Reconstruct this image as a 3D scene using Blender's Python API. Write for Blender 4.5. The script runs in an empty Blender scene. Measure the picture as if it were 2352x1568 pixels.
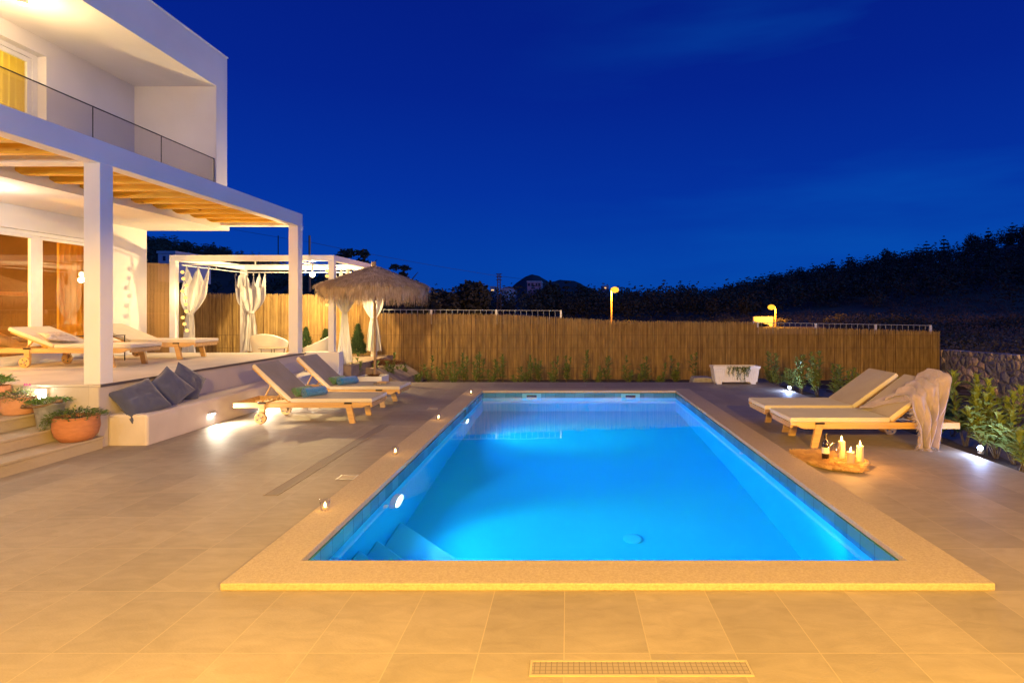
import bpy, bmesh, math, random
import numpy as np
from mathutils import Matrix, Vector, noise
R = math.radians
random.seed(7)
sc = bpy.context.scene
col = sc.collection
F, CX, HY, CZ = 1300.0, 1304.0, 715.0, 1.65       # photo survey: focal length and vanishing point in a 2352 px wide frame

# ------------------------------------------------------------------ helpers
def tag(o, label=None, cat=None, group=None, kind=None):
    if label: o['label'] = label
    if cat: o['category'] = cat
    if group: o['group'] = group
    if kind: o['kind'] = kind
    return o

class MB:
    def __init__(s): s.v, s.f, s.m = [], [], []
    def add(s, vs, fs, mi=0, M=None):
        n = len(s.v)
        s.v += [tuple(M @ Vector(p)) if M is not None else tuple(p) for p in vs]
        s.f += [tuple(i + n for i in f) for f in fs]
        s.m += [mi] * len(fs)
        return s
    def box(s, x0, x1, y0, y1, z0, z1, mi=0, M=None):
        vs = [(x0,y0,z0),(x1,y0,z0),(x1,y1,z0),(x0,y1,z0),(x0,y0,z1),(x1,y0,z1),(x1,y1,z1),(x0,y1,z1)]
        return s.add(vs, [(0,3,2,1),(4,5,6,7),(0,1,5,4),(1,2,6,5),(2,3,7,6),(3,0,4,7)], mi, M)
    def tube(s, pts, rad, seg=8, mi=0, M=None, cap=True):
        pts = [Vector(p) for p in pts]
        if not isinstance(rad, (list, tuple)): rad = [rad] * len(pts)
        vs, fs = [], []
        up = Vector((0,0,1))
        for i, p in enumerate(pts):
            d = (pts[min(i+1, len(pts)-1)] - pts[max(i-1, 0)])
            if d.length < 1e-9: d = Vector((0,0,1))
            d.normalize()
            a = d.cross(up if abs(d.z) < .95 else Vector((1,0,0))).normalized()
            b = d.cross(a).normalized()
            for k in range(seg):
                t = 2*math.pi*k/seg
                vs.append(p + (a*math.cos(t) + b*math.sin(t)) * rad[i])
        for i in range(len(pts)-1):
            for k in range(seg):
                a0, a1 = i*seg+k, i*seg+(k+1) % seg
                fs.append((a0, a0+seg, a1+seg, a1))
        if cap:
            fs.append(tuple(range(seg))); fs.append(tuple(reversed(range((len(pts)-1)*seg, len(pts)*seg))))
        return s.add(vs, fs, mi, M)
    def lathe(s, prof, seg=24, mi=0, M=None, capb=True, capt=False):
        vs, fs = [], []
        for r, z in prof:
            for k in range(seg):
                t = 2*math.pi*k/seg
                vs.append((r*math.cos(t), r*math.sin(t), z))
        for i in range(len(prof)-1):
            for k in range(seg):
                a0, a1 = i*seg+k, i*seg+(k+1) % seg
                fs.append((a0, a1, a1+seg, a0+seg))
        if capb: fs.append(tuple(reversed(range(seg))))
        if capt: fs.append(tuple(range((len(prof)-1)*seg, len(prof)*seg)))
        return s.add(vs, fs, mi, M)
    def prism(s, poly, y0, y1, mi=0, M=None):      # poly in (x,z), counter-clockwise seen from -y
        n = len(poly)
        vs = [(x, y0, z) for x, z in poly] + [(x, y1, z) for x, z in poly]
        fs = [tuple(range(n)), tuple(reversed(range(n, 2*n)))]
        fs += [(i, i+n, (i+1) % n + n, (i+1) % n) for i in range(n)]
        return s.add(vs, fs, mi, M)
    def grid(s, fn, nu, nv, mi=0, M=None, closed_u=False):
        vs = [fn(i/nu, j/nv) for j in range(nv+1) for i in range(nu+1)]
        fs = [(j*(nu+1)+i, j*(nu+1)+i+1, (j+1)*(nu+1)+i+1, (j+1)*(nu+1)+i) for j in range(nv) for i in range(nu)]
        return s.add(vs, fs, mi, M)
    def leaf(s, base, d, up, L, W, bend=.15, mi=0):
        d = Vector(d).normalized(); side = d.cross(Vector(up))
        if side.length < 1e-3: side = d.cross(Vector((1, .3, .1)))
        side.normalize(); n = side.cross(d).normalized(); b = Vector(base)
        m1 = b + d*L*.33 + n*L*bend*.6; m2 = b + d*L*.7 + n*L*bend*.5; tip = b + d*L - n*L*bend*.3
        e = n*W*.28
        vs = [b, m1, m2, tip, m1 - side*W*.5 + e, m2 - side*W*.42 + e, m1 + side*W*.5 + e, m2 + side*W*.42 + e]
        return s.add(vs, [(0,4,1),(1,4,5,2),(2,5,3),(0,1,6),(1,2,7,6),(2,3,7)], mi)
    def build(s, name, mats, parent=None, smooth=False, bevel=0, solid=0, sub=0, auto=None):
        off = Vector((0,0,0))
        if parent is not None:
            r = parent
            while r.parent: r = r.parent
            off = Vector(r.location) if not r.get('_local') else off
        me = bpy.data.meshes.new(name)
        me.from_pydata([(v[0]-off.x, v[1]-off.y, v[2]-off.z) for v in s.v], [], s.f)
        if not isinstance(mats, (list, tuple)): mats = [mats]
        for m in mats: me.materials.append(m)
        if len(mats) > 1: me.polygons.foreach_set('material_index', s.m)
        if smooth: me.polygons.foreach_set('use_smooth', [True]*len(me.polygons))
        me.update()
        if auto: me.set_sharp_from_angle(angle=R(auto))
        o = bpy.data.objects.new(name, me); col.objects.link(o)
        if parent is not None: o.parent = parent
        if solid:
            m = o.modifiers.new('s', 'SOLIDIFY'); m.thickness = solid; m.offset = 0
        if bevel:
            m = o.modifiers.new('b', 'BEVEL'); m.width = bevel; m.segments = 2; m.limit_method = 'ANGLE'; m.angle_limit = R(40)
        if sub:
            m = o.modifiers.new('u', 'SUBSURF'); m.levels = sub; m.render_levels = sub
        return o

def thing(name, loc, label, cat, group=None, rz=0, local=False):
    o = bpy.data.objects.new(name, None); col.objects.link(o)
    o.location = loc; o.rotation_euler = (0,0,rz); o.empty_display_size = .2
    if local: o['_local'] = 1
    return tag(o, label, cat, group)
def copy_tree(o, parent=None):
    c = o.copy(); col.objects.link(c)
    if parent is not None: c.parent = parent
    for ch in list(o.children): copy_tree(ch, c)
    return c

# ------------------------------------------------------------------ materials
def lnk(nt, a, b): nt.links.new(a, b)
def newmat(name):
    m = bpy.data.materials.new(name); m.use_nodes = True
    nt = m.node_tree; b = nt.nodes['Principled BSDF']
    return m, nt, b
def mat(name, c, rough=.6, c2=None, scale=6, detail=4, bump=0, bscale=None, metal=0, spec=.5, stretch=(1,1,1), island=False, trans=0, emis=None, estr=0, sheen=0):
    m, nt, b = newmat(name)
    b.inputs['Roughness'].default_value = rough; b.inputs['Metallic'].default_value = metal
    b.inputs['Specular IOR Level'].default_value = spec
    b.inputs['Base Color'].default_value = (*c, 1)
    if sheen: b.inputs['Sheen Weight'].default_value = sheen
    tc = nt.nodes.new('ShaderNodeTexCoord'); mp = nt.nodes.new('ShaderNodeMapping')
    mp.inputs['Scale'].default_value = stretch
    lnk(nt, tc.outputs['Object'], mp.inputs[0])
    if c2 is not None:
        mx = nt.nodes.new('ShaderNodeMix'); mx.data_type = 'RGBA'
        mx.inputs['A'].default_value = (*c, 1); mx.inputs['B'].default_value = (*c2, 1)
        n = nt.nodes.new('ShaderNodeTexNoise'); n.inputs['Scale'].default_value = scale; n.inputs['Detail'].default_value = detail
        lnk(nt, mp.outputs[0], n.inputs[0])
        r = nt.nodes.new('ShaderNodeMapRange'); r.inputs[1].default_value = .3; r.inputs[2].default_value = .7
        lnk(nt, n.outputs[0], r.inputs[0])
        if island:
            g = nt.nodes.new('ShaderNodeNewGeometry')
            a = nt.nodes.new('ShaderNodeMath'); a.operation = 'ADD'
            mu = nt.nodes.new('ShaderNodeMath'); mu.operation = 'MULTIPLY'; mu.inputs[1].default_value = .5
            lnk(nt, r.outputs[0], a.inputs[0]); lnk(nt, g.outputs['Random Per Island'], a.inputs[1]); lnk(nt, a.outputs[0], mu.inputs[0])
            lnk(nt, mu.outputs[0], mx.inputs['Factor'])
        else: lnk(nt, r.outputs[0], mx.inputs['Factor'])
        lnk(nt, mx.outputs['Result'], b.inputs['Base Color'])
    if bump:
        n2 = nt.nodes.new('ShaderNodeTexNoise'); n2.inputs['Scale'].default_value = bscale or scale*5; n2.inputs['Detail'].default_value = 5
        lnk(nt, mp.outputs[0], n2.inputs[0])
        bp = nt.nodes.new('ShaderNodeBump'); bp.inputs['Strength'].default_value = bump; bp.inputs['Distance'].default_value = .02
        lnk(nt, n2.outputs[0], bp.inputs['Height']); lnk(nt, bp.outputs[0], b.inputs['Normal'])
    if trans:
        tr = nt.nodes.new('ShaderNodeBsdfTranslucent'); tr.inputs[0].default_value = (*c, 1)
        ms = nt.nodes.new('ShaderNodeMixShader'); ms.inputs[0].default_value = trans
        lnk(nt, b.outputs[0], ms.inputs[1]); lnk(nt, tr.outputs[0], ms.inputs[2])
        lnk(nt, ms.outputs[0], nt.nodes['Material Output'].inputs[0])
    if emis:
        b.inputs['Emission Color'].default_value = (*emis, 1); b.inputs['Emission Strength'].default_value = estr
    return m
def emit(name, c, s):
    m = bpy.data.materials.new(name); m.use_nodes = True; nt = m.node_tree; nt.nodes.clear()
    e = nt.nodes.new('ShaderNodeEmission'); e.inputs[0].default_value = (*c, 1); e.inputs[1].default_value = s
    o = nt.nodes.new('ShaderNodeOutputMaterial'); lnk(nt, e.outputs[0], o.inputs[0]); return m
def pane(name, tint=(.9,.9,.9), refl=1.0, base=.06):       # thin architectural glass
    m = bpy.data.materials.new(name); m.use_nodes = True; nt = m.node_tree; nt.nodes.clear()
    t = nt.nodes.new('ShaderNodeBsdfTransparent'); t.inputs[0].default_value = (*tint, 1)
    g = nt.nodes.new('ShaderNodeBsdfGlossy'); g.inputs['Roughness'].default_value = .0; g.inputs[0].default_value = (refl, refl, refl, 1)
    f = nt.nodes.new('ShaderNodeLayerWeight'); f.inputs[0].default_value = .5
    pw = nt.nodes.new('ShaderNodeMath'); pw.operation = 'POWER'; pw.inputs[1].default_value = 4; lnk(nt, f.outputs['Facing'], pw.inputs[0])
    a = nt.nodes.new('ShaderNodeMath'); a.operation = 'ADD'; a.inputs[1].default_value = base; lnk(nt, pw.outputs[0], a.inputs[0])
    mx = nt.nodes.new('ShaderNodeMixShader'); o = nt.nodes.new('ShaderNodeOutputMaterial')
    lnk(nt, a.outputs[0], mx.inputs[0]); lnk(nt, t.outputs[0], mx.inputs[1]); lnk(nt, g.outputs[0], mx.inputs[2]); lnk(nt, mx.outputs[0], o.inputs[0])
    return m
def wood(name, c, c2, axis=0, rough=.5, knots=False):
    st = [9, 9, 9]; st[axis] = .7
    m, nt, b = newmat(name)
    b.inputs['Roughness'].default_value = rough; b.inputs['Specular IOR Level'].default_value = .35
    tc = nt.nodes.new('ShaderNodeTexCoord'); mp = nt.nodes.new('ShaderNodeMapping'); mp.inputs['Scale'].default_value = st
    oi = nt.nodes.new('ShaderNodeObjectInfo'); ad = nt.nodes.new('ShaderNodeVectorMath'); ad.operation = 'ADD'
    lnk(nt, tc.outputs['Object'], ad.inputs[0]); lnk(nt, oi.outputs['Random'], ad.inputs[1]); lnk(nt, ad.outputs[0], mp.inputs[0])
    n = nt.nodes.new('ShaderNodeTexNoise'); n.inputs['Scale'].default_value = 3; n.inputs['Detail'].default_value = 6; n.inputs['Distortion'].default_value = .6
    lnk(nt, mp.outputs[0], n.inputs[0])
    cr = nt.nodes.new('ShaderNodeValToRGB'); cr.color_ramp.elements[0].position = .35; cr.color_ramp.elements[1].position = .65
    cr.color_ramp.elements[0].color = (*c, 1); cr.color_ramp.elements[1].color = (*c2, 1)
    lnk(nt, n.outputs[0], cr.inputs[0]); out = cr.outputs[0]
    if knots:
        v = nt.nodes.new('ShaderNodeTexVoronoi'); v.inputs['Scale'].default_value = 5.5; m2 = nt.nodes.new('ShaderNodeMapping')
        s2 = [1, 1, 1]; s2[axis] = .45; m2.inputs['Scale'].default_value = s2
        lnk(nt, ad.outputs[0], m2.inputs[0]); lnk(nt, m2.outputs[0], v.inputs[0])
        r2 = nt.nodes.new('ShaderNodeMapRange'); r2.inputs[1].default_value = .05; r2.inputs[2].default_value = .11
        lnk(nt, v.outputs['Distance'], r2.inputs[0])
        mk = nt.nodes.new('ShaderNodeMix'); mk.data_type = 'RGBA'; mk.inputs['A'].default_value = (c[0]*.3, c[1]*.22, c[2]*.15, 1)
        lnk(nt, out, mk.inputs['B']); lnk(nt, r2.outputs[0], mk.inputs['Factor']); out = mk.outputs['Result']
    lnk(nt, out, b.inputs['Base Color'])
    bp = nt.nodes.new('ShaderNodeBump'); bp.inputs['Strength'].default_value = .25; bp.inputs['Distance'].default_value = .004
    lnk(nt, n.outputs[0], bp.inputs['Height']); lnk(nt, bp.outputs[0], b.inputs['Normal'])
    return m
def tiles(name, w, d, ox, oy, c, c2, grout, gw=.004, rough=.62, streak=(2.5, 6, 1)):
    m, nt, b = newmat(name); b.inputs['Roughness'].default_value = rough; b.inputs['Specular IOR Level'].default_value = .22
    g = nt.nodes.new('ShaderNodeNewGeometry'); mp = nt.nodes.new('ShaderNodeMapping'); mp.inputs['Location'].default_value = (-ox, -oy, 0)
    lnk(nt, g.outputs['Position'], mp.inputs[0])
    br = nt.nodes.new('ShaderNodeTexBrick'); br.offset = 0; br.squash = 1
    for k, v in (('Scale', 1), ('Mortar Size', gw), ('Mortar Smooth', .1), ('Bias', 0), ('Brick Width', w), ('Row Height', d)): br.inputs[k].default_value = v
    br.inputs['Color1'].default_value = (.90,.90,.915,1); br.inputs['Color2'].default_value = (1.09,1.08,1.06,1); br.inputs['Mortar'].default_value = (1,1,1,1)
    lnk(nt, mp.outputs[0], br.inputs[0])
    st = nt.nodes.new('ShaderNodeMapping'); st.inputs['Scale'].default_value = streak; st.inputs['Rotation'].default_value = (0,0,.5)
    # shift the cloudy pattern per tile so that it breaks at the joints
    sn = nt.nodes.new('ShaderNodeVectorMath'); sn.operation = 'FLOOR'; dv = nt.nodes.new('ShaderNodeVectorMath'); dv.operation = 'DIVIDE'; dv.inputs[1].default_value = (w, d, 1)
    lnk(nt, mp.outputs[0], dv.inputs[0]); lnk(nt, dv.outputs[0], sn.inputs[0])
    wn = nt.nodes.new('ShaderNodeTexWhiteNoise'); lnk(nt, sn.outputs[0], wn.inputs[0])
    sc_ = nt.nodes.new('ShaderNodeVectorMath'); sc_.operation = 'SCALE'; sc_.inputs['Scale'].default_value = 7; lnk(nt, wn.outputs['Color'], sc_.inputs[0])
    ad = nt.nodes.new('ShaderNodeVectorMath'); ad.operation = 'ADD'; lnk(nt, mp.outputs[0], ad.inputs[0]); lnk(nt, sc_.outputs[0], ad.inputs[1]); lnk(nt, ad.outputs[0], st.inputs[0])
    n = nt.nodes.new('ShaderNodeTexNoise'); n.inputs['Scale'].default_value = 1.6; n.inputs['Detail'].default_value = 7; n.inputs['Roughness'].default_value = .6; n.inputs['Distortion'].default_value = .8
    lnk(nt, st.outputs[0], n.inputs[0])
    r = nt.nodes.new('ShaderNodeMapRange'); r.inputs[1].default_value = .3; r.inputs[2].default_value = .72; lnk(nt, n.outputs[0], r.inputs[0])
    mx = nt.nodes.new('ShaderNodeMix'); mx.data_type = 'RGBA'; mx.inputs['A'].default_value = (*c,1); mx.inputs['B'].default_value = (*c2,1); lnk(nt, r.outputs[0], mx.inputs['Factor'])
    mu = nt.nodes.new('ShaderNodeMix'); mu.data_type = 'RGBA'; mu.blend_type = 'MULTIPLY'; mu.inputs['Factor'].default_value = 1
    lnk(nt, mx.outputs['Result'], mu.inputs['A']); lnk(nt, br.outputs['Color'], mu.inputs['B'])
    mg = nt.nodes.new('ShaderNodeMix'); mg.data_type = 'RGBA'; mg.inputs['B'].default_value = (*grout,1)
    lnk(nt, mu.outputs['Result'], mg.inputs['A']); lnk(nt, br.outputs['Fac'], mg.inputs['Factor'])
    # dark specks and stains
    sp = nt.nodes.new('ShaderNodeTexNoise'); sp.inputs['Scale'].default_value = .9; sp.inputs['Detail'].default_value = 3; lnk(nt, mp.outputs[0], sp.inputs[0])
    rs = nt.nodes.new('ShaderNodeMapRange'); rs.inputs[1].default_value = .35; rs.inputs[2].default_value = .65; rs.inputs[3].default_value = .93; rs.inputs[4].default_value = 1.04; lnk(nt, sp.outputs[0], rs.inputs[0])
    m3 = nt.nodes.new('ShaderNodeVectorMath'); m3.operation = 'SCALE'; lnk(nt, mg.outputs['Result'], m3.inputs[0]); lnk(nt, rs.outputs[0], m3.inputs['Scale'])
    lnk(nt, m3.outputs[0], b.inputs['Base Color'])
    fine = nt.nodes.new('ShaderNodeTexNoise'); fine.inputs['Scale'].default_value = 26; fine.inputs['Detail'].default_value = 6; lnk(nt, st.outputs[0], fine.inputs[0])
    mh = nt.nodes.new('ShaderNodeMath'); mh.operation = 'MULTIPLY_ADD'; mh.inputs[1].default_value = -.6
    lnk(nt, br.outputs['Fac'], mh.inputs[0]); lnk(nt, fine.outputs[0], mh.inputs[2])
    bp = nt.nodes.new('ShaderNodeBump'); bp.inputs['Strength'].default_value = .35; bp.inputs['Distance'].default_value = .006
    lnk(nt, mh.outputs[0], bp.inputs['Height']); lnk(nt, bp.outputs[0], b.inputs['Normal'])
    return m

M = {}
M['plaster'] = mat('white plaster', (.74,.72,.72), .85, (.68,.66,.66), scale=1.2, bump=.12, bscale=90)
M['plaster_grey'] = mat('terrace plaster', (.50,.44,.42), .85, (.44,.39,.38), scale=2, bump=.12, bscale=80)
M['bench'] = mat('bench plaster', (.62,.54,.48), .8, (.54,.47,.42), scale=3, bump=.15, bscale=60)
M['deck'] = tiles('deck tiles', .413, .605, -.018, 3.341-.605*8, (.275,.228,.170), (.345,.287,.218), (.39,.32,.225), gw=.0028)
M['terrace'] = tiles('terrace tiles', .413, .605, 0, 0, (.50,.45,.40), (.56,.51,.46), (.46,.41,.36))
M['step'] = mat('limestone steps', (.46,.38,.27), .6, (.36,.29,.19), scale=2.5, detail=8, bump=.2, bscale=30, stretch=(1,.5,1))
M['coping'] = mat('bush hammered stone', (.50,.40,.265), .8, (.39,.305,.20), scale=75, detail=3, bump=.5, bscale=170)
M['darkedge'] = mat('edge trim', (.09,.07,.07), .5)
M['pool'] = mat('pool liner', (.012,.60,.72), .6, (.01,.58,.70), scale=2)
M['poolstep'] = mat('pool liner steps', (.03,.62,.76), .6)
M['white_metal'] = mat('white lacquered metal', (.78,.78,.78), .35, (.72,.72,.73), scale=8)
M['white_plastic'] = mat('white plastic', (.78,.76,.72), .4, (.7,.68,.66), scale=6)
M['grey_metal'] = mat('dark metal', (.04,.035,.03), .4, metal=.6)
M['steel'] = mat('steel', (.55,.54,.52), .35, metal=1)
M['galv'] = mat('galvanised zinc', (.55,.57,.60), .42, (.36,.38,.41), scale=22, detail=6, metal=.7, bump=.1)
M['terracotta'] = mat('terracotta', (.50,.20,.085), .75, (.38,.15,.06), scale=9, detail=6, bump=.2, stretch=(1,1,4))
M['terracotta_pale'] = mat('pale terracotta', (.56,.30,.18), .75, (.45,.22,.12), scale=8, bump=.2)
M['soil'] = mat('soil', (.035,.024,.016), .95, (.08,.05,.03), scale=25, bump=.9, bscale=60)
M['rafter'] = wood('pine rafter', (.60,.34,.025), (.74,.47,.05), 0, .55, True)
M['lwood'] = wood('lounger wood', (.47,.28,.11), (.60,.38,.16), 0, .5)
M['orange_wood'] = wood('bed wood', (.5,.25,.08), (.6,.32,.1), 2)
M['cream'] = mat('cream canvas', (.62,.54,.43), .9, (.56,.49,.38), scale=4, bump=.15, bscale=300, sheen=.2)
M['taupe'] = mat('shaded taupe canvas', (.20,.165,.145), .9, (.25,.205,.18), scale=4, bump=.15, bscale=300, sheen=.2)  # lounger tops by the bench: their shade is put into this darker canvas
M['sandtop'] = mat('sand canvas', (.33,.27,.22), .9, (.38,.32,.26), scale=4, bump=.15, bscale=300, sheen=.2)
M['navy'] = mat('navy cushion cotton', (.045,.052,.115), .9, (.062,.07,.14), scale=5, bump=.2, bscale=200, sheen=.3)
M['curtain'] = mat('white curtain cotton', (.62,.62,.64), .9, (.56,.56,.58), scale=5, trans=.35)
M['reed'] = mat('reed canes', (.66,.45,.17), .7, (.19,.115,.045), scale=5, detail=5, island=True, stretch=(3,3,.6))
M['cane'] = mat('wall canes', (.80,.56,.26), .6, (.66,.44,.18), scale=4, island=True, trans=.45)
M['thatch'] = mat('thatch strands', (.68,.55,.42), .85, (.20,.135,.09), scale=6, island=True, trans=.15)
M['bamboo'] = mat('bamboo pole', (.42,.27,.13), .5, (.28,.17,.08), scale=7, stretch=(4,4,1))
M['laurel'] = mat('laurel leaves', (.10,.155,.04), .3, (.28,.35,.10), scale=14, island=True, trans=.2)
M['herb'] = mat('pot herb leaves', (.06,.12,.025), .5, (.17,.24,.06), scale=20, island=True, trans=.2)
M['succulent'] = mat('succulent leaves', (.08,.17,.04), .4, (.16,.28,.07), scale=20, island=True)
M['flower'] = mat('pink flowers', (.6,.12,.45), .6)
M['dryplant'] = mat('dry heather', (.14,.055,.025), .9, (.22,.11,.05), scale=20, island=True)
M['stem'] = mat('stems', (.12,.085,.04), .8, (.08,.06,.03), scale=20)
M['conifer'] = mat('conifer sprays', (.02,.055,.02), .7, (.05,.10,.03), scale=8, island=True)
M['night_leaf'] = mat('distant foliage', (.034,.038,.024), .9, (.078,.076,.045), scale=.35, island=True)
M['night_leaf2'] = mat('dry scrub', (.085,.07,.055), .9, (.17,.145,.11), scale=.2, island=True)
M['bark'] = mat('bark', (.06,.045,.035), .9, (.035,.028,.022), scale=5)
M['throw'] = mat('taupe woven throw', (.42,.35,.43), .95, (.33,.27,.34), scale=9, bump=.4, bscale=260, sheen=.3)
M['fur'] = mat('sheepskin', (.92,.68,.28), .9, (.60,.36,.10), scale=12, island=True, trans=.3)
M['traywood'] = wood('tray wood', (.5,.33,.17), (.6,.42,.24), 0)
M['wax'] = mat('candle wax', (.50,.40,.28), .5, (.46,.37,.25), scale=6)
M['bottle'] = mat('dark bottle glass', (.012,.004,.006), .08, spec=.8)
M['label'] = mat('paper label', (.70,.62,.50), .7)
M['labelink'] = mat('label ink', (.12,.08,.06), .7)
M['towel_g'] = mat('green terry', (.075,.26,.14), 1, (.05,.19,.10), scale=30, bump=.8, bscale=220, sheen=.5)
M['towel_b'] = mat('teal terry', (.004,.22,.60), 1, (.003,.16,.46), scale=30, bump=.8, bscale=220, sheen=.5)
M['rope'] = mat('rope', (.30,.20,.12), .9, (.18,.12,.07), scale=60, bump=.8)
M['book'] = mat('printed cover', (.10,.07,.06), .6, (.4,.32,.2), scale=28, detail=2)
M['patterned'] = mat('patterned cushion', (.60,.52,.47), .9, (.36,.28,.24), scale=16, detail=5)
M['flame'] = emit('candle flame', (1,.62,.2), 40)
M['bulb'] = emit('warm bulb', (1,.56,.13), 2.2)
M['bigbulb'] = emit('gazebo bulb', (1,.74,.38), 30)
M['led'] = emit('cool led', (.85,.92,1), 60)
M['bluelamp'] = emit('garden led', (.55,.72,1), 90)
M['coollight'] = emit('step light', (1,.93,.78), 25)
M['sodium'] = emit('sodium lamp', (1,.44,.035), 1.9)
M['dl'] = emit('downlight', (1,.75,.35), 30)
M['poollamp'] = emit('pool lamp', (.6,.9,1), 20)
M['chand'] = emit('chandelier glow', (1,.55,.10), 2.4)
M['windowlit'] = emit('lit window', (1,.6,.25), 1.2)
M['glass'] = pane('railing glass', (.86,.84,.82), .9, .01)
M['wglass'] = pane('window glass', (.95,.95,.95), 1, .05)
M['gravel'] = mat('gravel', (.10,.09,.095), .95, (.17,.15,.155), scale=14, detail=8, bump=1, bscale=45)
M['ground'] = mat('night ground', (.045,.035,.022), .95, (.10,.075,.045), scale=.05, detail=9, bump=1, bscale=1.5)
M['brownroom'] = mat('brown room wall', (.16,.09,.045), .8, (.13,.07,.035), scale=2)
M['roomfloor'] = mat('room floor', (.3,.18,.09), .5)
M['ochre'] = mat('ochre curtain', (.80,.50,.08), .9, (.66,.40,.06), scale=3, trans=.3)
M['yellow'] = mat('yellow curtain', (.72,.60,.16), .9, (.62,.5,.12), scale=3, trans=.5)
M['bedding'] = mat('rumpled bedding', (.50,.36,.16), .9, (.42,.28,.1), scale=3, bump=.4, bscale=8)
M['house_far'] = mat('far house wall', (.62,.62,.64), .8, (.5,.5,.52), scale=.6)
M['house_pink'] = mat('pink house wall', (.66,.40,.42), .8, (.55,.32,.35), scale=.6)
M['roof_far'] = mat('far roof', (.2,.1,.07), .8)
M['darkpane'] = mat('dark window', (.03,.03,.05), .2)
M['mount'] = mat('far mountain', (.035,.045,.06), .95, (.06,.07,.085), scale=.02, bump=.5, bscale=.08)
M['wire'] = mat('wire', (.02,.02,.025), .6)
M['rock_pale'] = mat('pale concrete', (.42,.40,.38), .9, (.3,.28,.26), scale=12, bump=.6)
M['flagstone'] = mat('garden ledge stone', (.36,.27,.2), .8, (.22,.16,.12), scale=5, bump=.4)

# stone wall: cobbled irregular stones with pale mortar
def stone_wall_mat():
    m, nt, b = newmat('mortared field stone'); b.inputs['Roughness'].default_value = .85
    g = nt.nodes.new('ShaderNodeTexCoord'); mp = nt.nodes.new('ShaderNodeMapping'); mp.inputs['Scale'].default_value = (3.6,3.6,5.2); lnk(nt, g.outputs['Object'], mp.inputs[0])
    nz = nt.nodes.new('ShaderNodeTexNoise'); nz.inputs['Scale'].default_value = 1.6; lnk(nt, mp.outputs[0], nz.inputs[0])
    sv = nt.nodes.new('ShaderNodeVectorMath'); sv.operation = 'MULTIPLY_ADD'; sv.inputs[1].default_value = (.5,.5,.5); lnk(nt, nz.outputs['Color'], sv.inputs[0]); lnk(nt, mp.outputs[0], sv.inputs[2])
    v = nt.nodes.new('ShaderNodeTexVoronoi'); e = nt.nodes.new('ShaderNodeTexVoronoi'); e.feature = 'DISTANCE_TO_EDGE'
    for q in (v, e): q.inputs['Scale'].default_value = 1; lnk(nt, sv.outputs[0], q.inputs[0])
    sp = nt.nodes.new('ShaderNodeSeparateColor'); lnk(nt, v.outputs['Color'], sp.inputs[0])
    cr = nt.nodes.new('ShaderNodeValToRGB'); el = cr.color_ramp.elements
    el[0].color = (.05,.05,.06,1); el[1].color = (.42,.34,.24,1)
    for p, c in ((.35,(.09,.09,.105)), (.62,(.13,.115,.12)), (.74,(.26,.19,.13)), (.88,(.2,.15,.11))):
        n = el.new(p); n.color = (*c, 1)
    lnk(nt, sp.outputs[0], cr.inputs[0])
    fn = nt.nodes.new('ShaderNodeTexNoise'); fn.inputs['Scale'].default_value = 9; fn.inputs['Detail'].default_value = 8; lnk(nt, mp.outputs[0], fn.inputs[0])
    fr = nt.nodes.new('ShaderNodeMapRange'); fr.inputs[1].default_value = .3; fr.inputs[2].default_value = .7; fr.inputs[3].default_value = 1.9; fr.inputs[4].default_value = 3.8; lnk(nt, fn.outputs[0], fr.inputs[0])
    sc2 = nt.nodes.new('ShaderNodeVectorMath'); sc2.operation = 'SCALE'; lnk(nt, cr.outputs[0], sc2.inputs[0]); lnk(nt, fr.outputs[0], sc2.inputs['Scale'])
    r = nt.nodes.new('ShaderNodeMapRange'); r.inputs[1].default_value = .03; r.inputs[2].default_value = .08; lnk(nt, e.outputs['Distance'], r.inputs[0])
    mx = nt.nodes.new('ShaderNodeMix'); mx.data_type = 'RGBA'; mx.inputs['A'].default_value = (.30,.26,.23,1); lnk(nt, sc2.outputs[0], mx.inputs['B']); lnk(nt, r.outputs[0], mx.inputs['Factor'])
    lnk(nt, mx.outputs['Result'], b.inputs['Base Color'])
    r2 = nt.nodes.new('ShaderNodeMapRange'); r2.inputs[2].default_value = .3; lnk(nt, e.outputs['Distance'], r2.inputs[0])
    a = nt.nodes.new('ShaderNodeMath'); a.operation = 'MULTIPLY_ADD'; a.inputs[1].default_value = .3; lnk(nt, fn.outputs[0], a.inputs[0]); lnk(nt, r2.outputs[0], a.inputs[2])
    bp = nt.nodes.new('ShaderNodeBump'); bp.inputs['Strength'].default_value = 1; bp.inputs['Distance'].default_value = .06; lnk(nt, a.outputs[0], bp.inputs['Height']); lnk(nt, bp.outputs[0], b.inputs['Normal'])
    return m
M['stone'] = stone_wall_mat(); M['meshgrey'] = mat('grey mesh', (.38,.38,.40), .6)
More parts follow.
